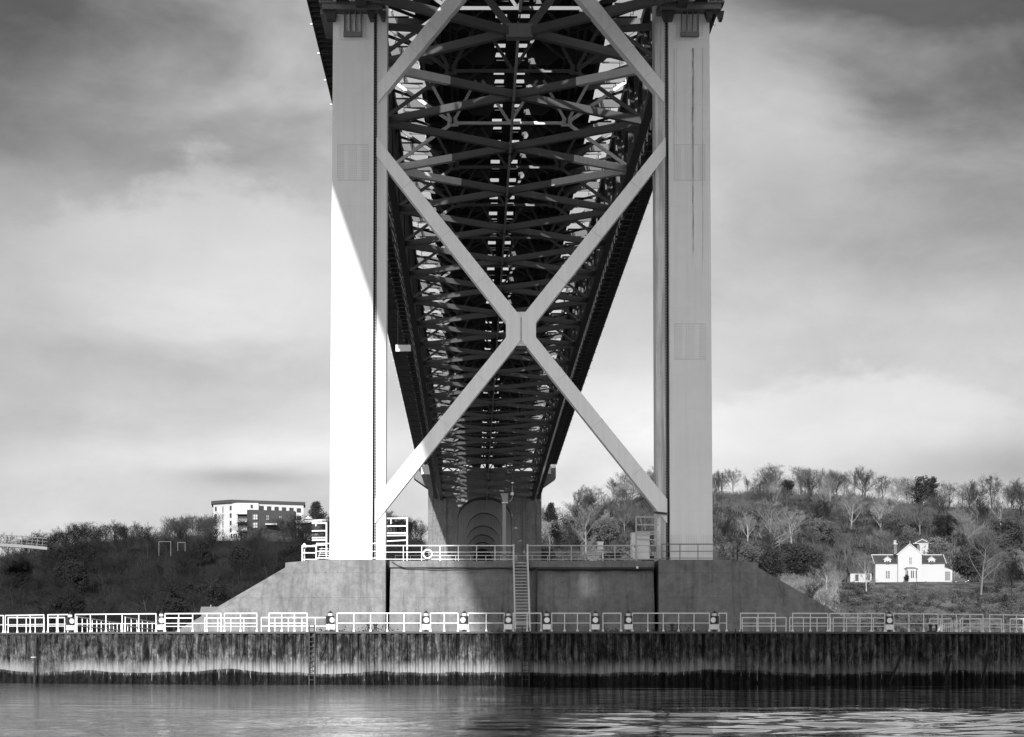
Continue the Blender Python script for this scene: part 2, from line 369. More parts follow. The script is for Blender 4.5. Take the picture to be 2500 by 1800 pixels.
# ================================================================== FENDER ISLAND
FY = 170.0; FR = 32.5; FL = 12.0; FTOP = 3.2
def fender_pt(s, inset=0.0):
    """point and outward normal at arc length s (0 = centre of near wall, positive to the right)"""
    r = FR-inset; per = 4*FL+2*math.pi*r; s = (s+per/2) % per - per/2
    sg = 1 if s >= 0 else -1; a = abs(s)
    if a <= FL: x, y, nx, ny = a, -r, 0, -1
    elif a <= FL+math.pi*r:
        t = (a-FL)/r; x, y, nx, ny = FL+r*math.sin(t), -r*math.cos(t), math.sin(t), -math.cos(t)
    else: x, y, nx, ny = FL-(a-FL-math.pi*r), r, 0, 1
    return XC+sg*x, FY+y, sg*nx, ny
def build_fender():
    root = thing('fender_island', 'long low sheet piled island wall with pale tide stain around the tower pier', 'fender wall', (XC, FY, 0))
    per = 4*FL+2*math.pi*FR; n = int(per/0.5); st = per/n
    vs = []; us = []; rnd = random.Random(4)
    for i in range(n):
        s0 = -per/2+i*st
        for (ds, dep) in ((0.0, 0.02), (0.08, 0.17), (0.18, 0.17), (0.26, 0.0)):
            x, y, nx, ny = fender_pt(s0+ds); d = dep
            vs.append((x-nx*d-XC, y-ny*d-FY)); us.append(s0+ds)
    m = len(vs); V = []; Fc = []; UV = []
    lev = [-3.0, 0.4, 1.6, FTOP-0.02]
    for z in lev: V += [(x, y, z) for x, y in vs]
    for k in range(len(lev)-1):
        for i in range(m):
            j = (i+1) % m; Fc.append((k*m+i, k*m+j, (k+1)*m+j, (k+1)*m+i))
            u1 = us[j] if j else us[i]+0.24
            UV += [(us[i], lev[k]), (u1, lev[k]), (u1, lev[k+1]), (us[i], lev[k+1])]
    me = bpy.data.meshes.new('sheet_pile_wall'); me.from_pydata(V, [], Fc); me.update()
    uvl = me.uv_layers.new(name='UVMap')
    for i, q in enumerate(UV): uvl.data[i].uv = q
    me.materials.append(MATS['sheet_pile'])
    o = bpy.data.objects.new('sheet_pile_wall', me); C.objects.link(o); o.parent = root
    # deck slab and its lip
    ring = [fender_pt(-per/2+i*per/240, 0.16)[:2] for i in range(240)]
    d = MB(); d._add([(x,y,FTOP-0.05) for x,y in ring], [tuple(range(240))]); d.build('deck_slab', 'pier_concrete', root)
    ro = [fender_pt(-per/2+i*per/240, -0.05)[:2] for i in range(240)]; ri = [fender_pt(-per/2+i*per/240, 0.5)[:2] for i in range(240)]
    c = MB(); V = [(x,y,FTOP-0.12) for x,y in ro]+[(x,y,FTOP) for x,y in ro]+[(x,y,FTOP) for x,y in ri]+[(x,y,FTOP-0.12) for x,y in ri]; Fc = []
    for i in range(240):
        j = (i+1) % 240
        for k in range(4): Fc.append((k*240+i, k*240+j, ((k+1)%4)*240+j, ((k+1)%4)*240+i))
    c._add(V, Fc); c.build('capping_strip', 'dark_cap', root)
build_fender()
def s_of_px(px, inset=0.35):
    lo, hi = -60.0, 60.0
    for _ in range(50):
        md = (lo+hi)/2; x, y, _a, _b = fender_pt(md, inset)
        if CX+F*x/y < px: lo = md
        else: hi = md
    return (lo+hi)/2

# ------------------------------------------------------------------ railings
def railing(pts, h, nr, mat, label, group=None, posts=None, name='railing', r=0.029, foot=True, rails=None):
    """pts: polyline of foot points; posts at every given point index (default all)"""
    base = pts[0]; root = thing(name, label, 'railing', base, group)
    for i, p in enumerate(pts):
        if posts is not None and i not in posts: continue
        b = MB(); b.box(p[0]-r, p[0]+r, p[1]-r, p[1]+r, p[2], p[2]+h)
        if foot: b.hexa([(p[0]-r*2.6,p[1]-r*2.6,p[2]),(p[0]+r*2.6,p[1]-r*2.6,p[2]),(p[0]+r*2.6,p[1]+r*2.6,p[2]),(p[0]-r*2.6,p[1]+r*2.6,p[2])],
                        [(p[0]-r*1.2,p[1]-r*1.2,p[2]+0.16),(p[0]+r*1.2,p[1]-r*1.2,p[2]+0.16),(p[0]+r*1.2,p[1]+r*1.2,p[2]+0.16),(p[0]-r*1.2,p[1]+r*1.2,p[2]+0.16)])
        b.build('post', mat, root)
    zs = rails or [h*(k+1)/nr for k in range(nr)]
    for zz in zs:
        b = MB()
        for p, q in zip(pts[:-1], pts[1:]):
            b.beam((p[0],p[1],p[2]+zz), (q[0],q[1],q[2]+zz), r*1.9, r*(2.6 if zz == zs[-1] else 1.7))
        b.build('rail', mat, root)
    return root
NEAR = [(-40,8,2,'cut off by the left edge of the photograph'),(13,107,4,'first full panel from the left end, beside the small signal'),(117,167,3,'short panel left of the leftmost signal lamp'),
 (184,381,6,'long panel between the two leftmost signal lamps'),(403,540,5,'just right of the second signal lamp, before the sloping concrete'),(548,627,3,'short panel before the foot of the lit slope'),
 (657,750,4,'panel above the left wall ladder'),(823,1027,6,'long panel in front of the left leg of the tower'),(1051,1118,3,'short panel in front of the sunlit wall, between two signal lamps'),
 (1143,1231,3,'where the sunlight ends on the concrete'),(1253,1321,3,'in front of the steep steel stair'),(1347,1441,4,'just right of the steel stair'),
 (1472,1516,2,'shortest two post panel between two lamps right of the stair'),(1544,1732,6,'long panel in front of the right leg of the tower'),(1755,1774,2,'narrow gate like frame right of the right leg'),
 (1808,1893,3,'in front of the dark slope, right of the gap'),(1935,2021,3,'in front of the dark slope near its foot'),(2026,2160,5,'left of the rightmost signal lamp'),
 (2182,2290,4,'just right of the rightmost signal lamp'),(2300,2400,4,'second from the right edge of the photograph'),(2416,2540,5,'cut off by the right edge of the photograph')]
for a, b_, n, lab in NEAR:
    sa, sb_ = s_of_px(a), s_of_px(b_)
    pts = []
    for i in range(n):
        x, y, _1, _2 = fender_pt(sa+(sb_-sa)*i/(n-1), 0.35); pts.append((x, y, FTOP))
    railing(pts, 1.14, 2, 'white_rail', 'white edge railing, '+lab, 'railings along the near edge of the fender wall', rails=[0.52, 1.12])
INNER = [(20,108,5,154,154,'far left end, behind the first panel'),(118,158,3,154,154,'left, behind the short panel by the lamp'),(400,470,3,156,156,'set back at left, close to the second lamp'),
 (500,627,5,156,156,'set back in front of the foot of the lit slope'),(638,803,6,154,154,'set back in front of the left concrete base'),(1812,1919,4,154,154,'set back in front of the dark slope, left part'),
 (1928,2028,4,154,154,'set back in front of the dark slope, right part'),(2034,2165,5,154,156,'set back at the foot of the dark slope, seen against grass'),(2270,2322,3,160,160,'set back, brightly lit short one at right'),
 (2345,2445,3,160,160,'set back, brightly lit long one at right'),(2466,2530,3,160,160,'set back, brightly lit one at the right edge')]
for a, b_, n, d0, d1, lab in INNER:
    pts = [(XW(a+(b_-a)*i/(n-1), d0+(d1-d0)*i/(n-1)), d0+(d1-d0)*i/(n-1), FTOP) for i in range(n)]
    railing(pts, 1.12, 2, 'white_rail', 'white railing '+lab, 'railings set back on the fender island', rails=[0.52, 1.1])
for k, (xa, ya, xb, yb, n, lab) in enumerate([(-26.4,150,-29.8,196,14,'left end, running away from the viewer with crowded posts'),(-23.5,152,-26.0,190,9,'left end, inner one of two running away'),
        (33.0,152,40.5,196,12,'right end, running away from the viewer')]):
    pts = [(xa+(xb-xa)*i/(n-1), ya+(yb-ya)*i/(n-1), FTOP) for i in range(n)]
    railing(pts, 1.12, 2, 'white_rail', 'white railing at the '+lab, 'railings running back across the fender island', rails=[0.52, 1.1])

# ------------------------------------------------------------------ signal lamps on the wall edge
def make_lamp():
    t = thing('signal_lamp', 'x', 'signal lamp', (0,0,0), 'signal lamps along the fender wall')
    MB().box(-0.045,0.045,-0.045,0.045,0,0.36).lathe((0,0,0), [(0.13,0),(0.13,0.05),(0.06,0.09)], 10).build('stand', 'lamp_black', t)
    MB().box(-0.24,0.24,-0.16,0.14,0.13,0.44).build('battery_box', 'white_paint', t)
    MB().box(-0.25,0.25,-0.06,0.16,0.47,0.95).build('housing', 'lamp_black', t)
    b = MB(); n = 16                                          # lens facing the viewer
    for (r, y0, y1, nm, mt) in ((0.215,-0.12,-0.06,'bezel','lamp_black'),(0.175,-0.17,-0.12,'lens','lens')):
        q = MB(); q.tube((0,y0,0.70), (0,y1,0.70), r*0.93, 16, r); q.build(nm, mt, t)
    MB().lathe((0,0.02,0.95), [(0.10,0),(0.13,0.03),(0.13,0.14),(0.09,0.17)], 12).build('top_light', 'white_paint', t)
    MB().lathe((0,0.02,1.125), [(0.15,0),(0.14,0.03),(0.02,0.14),(0.015,0.2)], 12).build('cap', 'lamp_black', t)
    return t
lamp0 = make_lamp()
LAMPS = [(172,0.9,'leftmost, turned half sideways between the short and the long panel'),(394,0.25,'second from the left, white faced'),(807,0.8,'turned sideways below the left leg, right of the wall ladder'),
 (1040,0.15,'in front of the sunlit wall, right of the long panel'),(1133,-0.5,'turned aside, at the edge of the sunlight'),(1241,0,'just left of the steel stair'),(1335,0,'just right of the steel stair'),
 (1454,-0.1,'left of the shortest railing panel'),(1534,0.1,'right of the shortest railing panel'),(1744,-0.6,'turned aside, below the right leg'),(2171,0,'rightmost, against the dry grass')]
for i, (px, rz, lab) in enumerate(LAMPS):
    x, y, _1, _2 = fender_pt(s_of_px(px), 0.35)
    o = lamp0 if i == 0 else copy_tree(lamp0)
    o.location = (x, y, FTOP); o.rotation_euler = (0, 0, rz); o['label'] = 'signal lamp, '+lab
for i, (x_, y_, w_, h_) in enumerate(((-9.6,156.6,1.6,0.28),(-7.0,156.8,2.2,0.35),(2.6,157.0,1.8,0.22),(9.8,156.8,1.5,0.25),(14.0,156.5,2.4,0.4))):
    r_ = random.Random(i); b = MB()
    for _ in range(160):
        p = Vector((x_+r_.gauss(0,w_*0.4), y_+r_.gauss(0,0.25), FTOP+abs(r_.gauss(0,h_*0.6)))); a = Vector((r_.uniform(-1,1),r_.uniform(-1,1),r_.uniform(0,1))).normalized()*0.09; c = a.orthogonal().normalized()*0.05
        b._add([p-a,p+c,p+a,p-c],[(0,1,2,3)])
    tag(b.build('weeds','lamp_black'), 'dark weeds at the foot of the pier, '+['leftmost clump','below the left leg','just right of the steel stair','below the white cabinet','below the right leg'][i], 'weeds', kind='stuff')
def bollard(px, label):
    x, y, _1, _2 = fender_pt(s_of_px(px), 1.2)
    t = thing('mooring_bollard', label, 'bollard', (x, y, FTOP), 'twin mooring bollards on the fender')
    MB().box(x-0.38,x+0.38,y-0.2,y+0.2,FTOP,FTOP+0.08).build('base_plate', 'lamp_black', t)
    for sx in (-0.2, 0.2):
        MB().lathe((x+sx,y,FTOP+0.08), [(0.09,0),(0.09,0.28),(0.14,0.32),(0.14,0.38),(0.06,0.42)], 10).build('bitt', 'lamp_black', t)
bollard(258, 'black twin mooring bollard behind the long railing panel at left'); bollard(907, 'black twin mooring bollard behind the railing below the left leg')
bollard(1652, 'black twin mooring bollard behind the railing below the right leg'); bollard(2288, 'black twin mooring bollard right of the rightmost signal lamp')

# wall ladders and timber pile
def wall_ladder(px, z0, z1, label, wpx=0.42):
    x, y, nx, ny = fender_pt(s_of_px(px, 0), -0.16)
    t = thing('wall_ladder', label, 'ladder', (x, y, z0), 'ladders on the fender wall')
    for sx in (-wpx/2, wpx/2):
        MB().box(x+sx-0.035, x+sx+0.035, y-0.05, y+0.03, z0, z1).build('side_rail', 'dark_steel', t)
    z = z0+0.15
    while z < z1-0.05: MB().box(x-wpx/2, x+wpx/2, y-0.03, y+0.01, z, z+0.04).build('rung', 'dark_steel', t); z += 0.29
wall_ladder(762, -0.5, 3.6, 'dark ladder down the sunlit wall into the water, left of the tower leg', 0.34)
wall_ladder(1283, -0.2, 3.45, 'ladder down the shaded wall below the steel stair')
wall_ladder(1802, 0.6, 3.35, 'ladder down the dark wall at the gap in the railing at right', 0.34)
x, y, _1, _2 = fender_pt(s_of_px(91, 0), -0.35)
t = thing('marker_pile', 'thin dark pile standing in the water at the far left of the wall', 'pile', (x, y, 0))
MB().tube((x-0.08, y-0.3, -1.5), (x+0.02, y+0.05, 2.95), 0.075, 8).build('shaft', 'dark_steel', t)
MB().box(x-0.28, x+0.05, y-0.12, y-0.02, 1.58, 1.65).build('crossbar', 'light_pole', t)
for k, (px, dx_) in enumerate([(2180, 0.9), (2310, 0.45), (2400, 0.4)]):
    x, y, _1, _2 = fender_pt(s_of_px(px, 0), -0.25)
    t = MB().tube((x-dx_/2, y-0.2, -0.4), (x+dx_/2, y, 1.75), 0.08, 7).build('leaning_timber', 'weed_timber')
    tag(t, 'dark timber leaning on the shaded wall, '+['leftmost of the three','middle one of the three','rightmost of the three'][k], 'timber', 'timbers leaning on the shaded wall')

# ================================================================== TOWER PIER
PT = 8.45; PB = FTOP-0.05
def pier():
    root = thing('tower_pier', 'massive concrete pier with sloping ends carrying the steel tower', 'pier', (XC, 170, PB))
    yf = 158.6; yb = 176.0
    # two leg plinths
    for sg in (-1, 1):
        xi, xo = XC+sg*9.62, XC+sg*14.72
        a, b = (xi, xo) if sg > 0 else (xo, xi)
        MB().hexa([(a-(0.0 if sg>0 else 0.1),yf-0.35,PB),(b+(0.1 if sg>0 else 0.0),yf-0.35,PB),(b+(0.1 if sg>0 else 0),yb+0.35,PB),(a-(0 if sg>0 else 0.1),yb+0.35,PB)],
                  [(a,yf,PT),(b,yf,PT),(b,yb,PT),(a,yb,PT)]).build('leg_plinth', 'pier_concrete', root)
        # sloping end
        xt = XC+sg*16.8; xb = XC+sg*25.0; s_ = XC+sg*14.72
        top = [(s_,yf+0.5,PT-0.02),(xt,yf+1.5,PT-0.15),(xt,yb-1.5,PT-0.15),(s_,yb-0.5,PT-0.02)]
        mid = [(s_,yf+0.42,PT-0.45),(xt,yf+1.42,PT-0.5),(xt,yb-1.42,PT-0.5),(s_,yb-0.42,PT-0.45)]
        bot = [(s_+sg*0.1,yf-0.2,PB),(xb,yf+1.0,PB),(xb,yb-1.0,PB),(s_+sg*0.1,yb+0.2,PB)]
        if sg < 0: top = [top[1],top[0],top[3],top[2]]; mid = [mid[1],mid[0],mid[3],mid[2]]; bot = [bot[1],bot[0],bot[3],bot[2]]
        m = MB(); m.hexa(bot, mid); m.build('sloping_end', 'pier_concrete', root)
        m = MB(); m.hexa(mid, top); m.build('kerb', 'pier_concrete', root)
    # centre wall between plinths, set back, with a thick coping
    MB().hexa([(XC-9.4,yf+0.6,PB),(XC+9.4,yf+0.6,PB),(XC+9.4,yb-0.6,PB),(XC-9.4,yb-0.6,PB)],
              [(XC-9.3,yf+0.75,PT-0.52),(XC+9.3,yf+0.75,PT-0.52),(XC+9.3,yb-0.7,PT-0.52),(XC-9.3,yb-0.7,PT-0.52)]).build('centre_wall', 'pier_concrete', root)
    MB().box(XC-9.35,XC+9.35,yf+0.5,yb-0.5,PT-0.52,PT-0.06).build('coping', 'pier_top', root)
    # hanging cables under the coping
    for k, (x0, x1, dz_) in enumerate([(-9.2,0.0,0.62),(0.4,9.3,0.60),(0.4,9.3,0.70)]):
        b = MB(); n = 24
        P = [(XC+x0+(x1-x0)*i/n, yf+0.46, PT-dz_-0.03*math.sin(i*0.9+k)+ (0.5*math.exp(-i*0.7) if k == 0 else 0)) for i in range(n+1)]
        for p, q in zip(P[:-1], P[1:]): b.tube(p, q, 0.05 if k else 0.035, 5)
        b.build('cable', 'cable', root)
    MB().box(XC+0.95,XC+1.07,yf+0.34,yf+0.6,PB,PT-0.5).build('conduit','cable',root)
    MB().box(XC+0.95,XC+9.3,yf+0.36,yf+0.55,PT-0.66,PT-0.52).build('conduit','cable',root)
    MB().box(XC+8.05,XC+8.2,yf+0.3,yf+0.45,PT-0.62,PT-0.45).build('junction_box', 'white_paint', root)
    for sx in (-1, 1): MB().box(XC+sx*1.55-0.05,XC+sx*1.55+0.05,yf+0.42,yf+0.58,FTOP+0.9,FTOP+2.15).build('rubbing_strip','platform_grey',root)
pier()
# railings on the pier
YR_ = 159.3
def pr(px): return XW(px, YR_)
def prow(a, b_, n, y=YR_, z=PT-0.06): return [(XW(a+(b_-a)*i/(n-1), y), y, z) for i in range(n)]
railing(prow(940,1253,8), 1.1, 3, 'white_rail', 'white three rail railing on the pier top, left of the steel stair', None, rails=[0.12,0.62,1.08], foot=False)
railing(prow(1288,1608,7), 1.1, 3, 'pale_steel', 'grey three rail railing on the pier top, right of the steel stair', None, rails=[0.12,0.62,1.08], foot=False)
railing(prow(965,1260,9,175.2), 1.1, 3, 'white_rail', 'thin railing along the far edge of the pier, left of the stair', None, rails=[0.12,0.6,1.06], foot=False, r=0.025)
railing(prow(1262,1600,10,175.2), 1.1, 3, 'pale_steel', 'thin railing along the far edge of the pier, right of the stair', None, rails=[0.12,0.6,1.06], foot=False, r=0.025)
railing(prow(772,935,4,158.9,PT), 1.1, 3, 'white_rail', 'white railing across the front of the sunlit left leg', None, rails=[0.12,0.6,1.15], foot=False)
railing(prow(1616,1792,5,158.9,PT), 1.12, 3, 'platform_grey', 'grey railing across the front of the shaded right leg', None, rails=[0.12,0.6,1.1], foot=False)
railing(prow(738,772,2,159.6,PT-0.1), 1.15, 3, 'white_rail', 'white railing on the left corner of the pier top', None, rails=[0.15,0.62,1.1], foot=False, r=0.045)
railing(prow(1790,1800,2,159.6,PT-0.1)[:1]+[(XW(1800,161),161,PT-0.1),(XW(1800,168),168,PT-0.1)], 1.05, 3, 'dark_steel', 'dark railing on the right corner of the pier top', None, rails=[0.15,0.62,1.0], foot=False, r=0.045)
# tall gate frames beside the legs
def gate_frame(px0, px1, top, y, mat, label, lean=0):
    x0, x1 = XW(px0, y), XW(px1, y); t = thing('guard_frame', label, 'guard frame', ((x0+x1)/2, y, PT))
    MB().box(x1-0.05,x1+0.05,y-0.05,y+0.05,PT,ZW(top,y)).build('post', mat, t)
    MB().box(x0+0.15,x0+0.22,y-0.05,y+0.05,PT+2.6,ZW(top,y)-0.05).build('post', mat, t)
    b = ZW(top, y); k = 0; zz = b
    for dz_ in (0.0, 0.55, 1.05, 1.22, 1.62): 
        MB().beam((x0-0.1,y-0.03,b-0.06-dz_),(x1,y-0.03,b-0.04-dz_+ (0.06 if dz_>1.5 else 0)),0.07,0.09).build('bar', mat, t)
gate_frame(948, 994, 1264, 160.2, 'white_rail', 'white guard frame with five bars beside the left leg')
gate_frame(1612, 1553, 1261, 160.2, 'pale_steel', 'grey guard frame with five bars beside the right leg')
gate_frame(765, 797, 1276, 163.0, 'white_rail', 'white guard frame behind the left leg with a ladder on it')
# little caged stair at the left
t = thing('access_stair', 'small white stair with close treads behind the left corner railing', 'stair', (XW(785,162),162,PT))
for sx in (775, 800): MB().beam((XW(sx,162),162,PT),(XW(sx,162)+0.15,164.6,PT+1.1),0.05,0.12).build('stringer','white_rail',t)
b = MB()
for k in range(6): b.box(XW(775,162),XW(802,162)+0.1,162+k*0.4,162.3+k*0.4,PT+0.1+k*0.18,PT+0.14+k*0.18)
b.build('tread','white_rail',t)
# steel stair between pier top and fender deck
t = thing('steel_stair', 'steep steel stair ladder on the front of the pier between the two railings', 'stair', (XW(1272,158),158,FTOP))
for (pa, pb, nm) in ((1254,1258,1),(1288,1294,1)):
    p = (XW(pb,157.2),157.2,FTOP); q = (XW(pa,158.95),158.95,PT+0.02)
    MB().beam(p, q, 0.10, 0.22).build('stringer', 'paler_steel', t)
    MB().box(q[0]-0.06,q[0]+0.06,q[1]-0.06,q[1]+0.06,PT-0.6,PT+1.1).build('handrail_post','paler_steel',t)
    MB().tube((p[0],p[1]-0.35,FTOP+1.0),(q[0],q[1]-0.1,PT+1.05),0.03,6).build('handrail','paler_steel',t)
b = MB()
for k in range(1, 24):
    s_ = k/24; xa = XW(1258,157.2)*(1-s_)+XW(1254,158.95)*s_; xb = XW(1294,157.2)*(1-s_)+XW(1288,158.95)*s_
    y = 157.2+(158.95-157.2)*s_; z = FTOP+(PT-FTOP)*s_; b.box(xa+0.05,xb-0.05,y-0.06,y+0.08,z-0.018,z+0.018)
b.build('tread', 'paler_steel', t)
# equipment on the pier top
def cabinet(px0, px1, py0, py1, y, name, label, cat, mat='white_paint', d=0.9):
    x0, x1, z1, z0 = XW(px0,y), XW(px1,y), ZW(py0,y), ZW(py1,y)
    t = thing(name, label, cat, ((x0+x1)/2, y, z0))
    MB().box(x0,x1,y,y+d,z0,z1).build('body', mat, t)
    MB().box(x0-0.04,x1+0.04,y-0.05,y+d+0.04,z1,z1+0.07).build('lid', mat, t)
    MB().box(x0+(x1-x0)*0.06,x1-(x1-x0)*0.06,y-0.025,y,z0+(z1-z0)*0.05,z1-(z1-z0)*0.06).build('door', mat, t)
    MB().box(x0+(x1-x0)*0.12,x0+(x1-x0)*0.18,y-0.06,y-0.025,z0+(z1-z0)*0.45,z0+(z1-z0)*0.56).build('handle','lamp_black',t)
    return t
cabinet(1543,1586,1303,1365,160.6,'equipment_cabinet','large white equipment cabinet on the pier top by the right leg','cabinet',d=1.5)
t = cabinet(1459,1473,1325,1342,159.5,'control_box','small white control box on a bent pipe, midway along the right railing','control box',d=0.3)
xq = XW(1472,159.5); MB().tube((xq,159.65,PT-0.05),(xq,159.65,ZW(1347,159.5)),0.05,7).tube((xq,159.65,ZW(1347,159.5)),(xq-0.35,159.65,ZW(1347,159.5)),0.05,7).build('pipe','white_paint',t)
cabinet(1589,1602,1333,1347,160.4,'meter_box','small grey box right of the white cabinet','control box','platform_grey',0.3)
b = MB(); b.tube((XW(1473,159.4),159.4,PT+0.08),(XW(1545,159.4),159.4,PT+0.12),0.06,7).tube((XW(1586,160),160,PT+0.1),(XW(1612,160),160,PT+0.1),0.05,7)
tag(b.build('service_pipe','platform_grey'), 'pale pipe running along the pier top to the white cabinet', 'pipe')
def torus(c, Rr, r, n=28, k=8):
    b = MB(); vs = []; fs = []
    for i in range(n):
        a = 2*math.pi*i/n
        for j in range(k):
            q = 2*math.pi*j/k; rr = Rr+r*math.cos(q); vs.append((c[0]+rr*math.cos(a), c[1]+r*math.sin(q), c[2]+rr*math.sin(a)))
    for i in range(n):
        for j in range(k): fs.append((i*k+j, ((i+1)%n)*k+j, ((i+1)%n)*k+(j+1)%k, i*k+(j+1)%k))
    b._add(vs, fs); return b
cx_, cz_ = XW(1044,159.1), ZW(1353,159.1)
t = thing('lifebuoy', 'white ring lifebuoy with dark bands on the left pier railing', 'lifebuoy', (cx_,159.1,cz_))
torus((cx_,159.1,cz_),0.30,0.065).build('ring','white_paint',t,smooth=True)
for a in (0, 90, 180, 270):
    a = R(a+5); MB().beam((cx_+0.22*math.cos(a),159.1,cz_+0.22*math.sin(a)),(cx_+0.38*math.cos(a),159.1,cz_+0.38*math.sin(a)),0.145,0.07,(0,1,0)).build('band','rubber',t)
# white column with weather mast on the far side of the pier
yq = 173.0
t = thing('instrument_column', 'pale square column with a bracket head and a lamp on a bent arm, in front of the arch', 'column', (XW(1231,yq),yq,PT-0.1))
MB().box(XW(1227,yq),XW(1235.5,yq),yq,yq+0.3,PT-0.1,ZW(1228,yq)).build('shaft','light_pole',t)
MB().box(XW(1225,yq),XW(1240,yq),yq-0.1,yq+0.4,ZW(1229,yq),ZW(1226,yq)).build('collar','white_paint',t)
MB().hexa([(XW(1229,yq),yq,ZW(1226,yq)),(XW(1240,yq),yq,ZW(1226,yq)),(XW(1240,yq),yq+0.3,ZW(1226,yq)),(XW(1229,yq),yq+0.3,ZW(1226,yq))],
          [(XW(1223,yq),yq,ZW(1209,yq)),(XW(1240,yq),yq,ZW(1209,yq)),(XW(1240,yq),yq+0.3,ZW(1209,yq)),(XW(1223,yq),yq+0.3,ZW(1209,yq))]).build('bracket','light_pole',t)
MB().box(XW(1222.5,yq),XW(1241,yq),yq-0.05,yq+0.35,ZW(1209,yq),ZW(1205,yq)).build('head_plate','light_pole',t)
m_ = MB()
for p, q in (((1241,1225),(1248,1222)),((1248,1222),(1251,1214)),((1251,1214),(1251,1180))): m_.tube((XW(p[0],yq),yq+0.1,ZW(p[1],yq)),(XW(q[0],yq),yq+0.1,ZW(q[1],yq)),0.035,6)
m_.build('arm','light_pole',t)
MB().box(XW(1247,yq),XW(1254,yq),yq,yq+0.2,ZW(1209,yq),ZW(1202,yq)).build('sensor_box','white_paint',t)
MB().lathe((XW(1251,yq),yq+0.1,ZW(1185,yq)),[(0.06,0),(0.09,0.03),(0.09,0.1),(0.06,0.14)],10).build('lamp_neck','lamp_black',t)
MB().lathe((XW(1251,yq),yq+0.1,ZW(1181,yq)),[(0.05,0),(0.10,0.04),(0.10,0.09),(0.04,0.13)],10).build('globe','lens',t)
# small mast light on right corner and left corner bell
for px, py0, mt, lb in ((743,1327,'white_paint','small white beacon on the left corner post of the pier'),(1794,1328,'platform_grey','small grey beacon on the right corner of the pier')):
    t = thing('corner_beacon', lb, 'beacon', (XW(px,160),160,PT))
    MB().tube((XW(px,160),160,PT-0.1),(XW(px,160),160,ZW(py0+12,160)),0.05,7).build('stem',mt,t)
    MB().lathe((XW(px,160),160,ZW(py0+12,160)),[(0.12,0),(0.15,0.05),(0.13,0.25),(0.04,0.36)],10).build('head',mt,t)

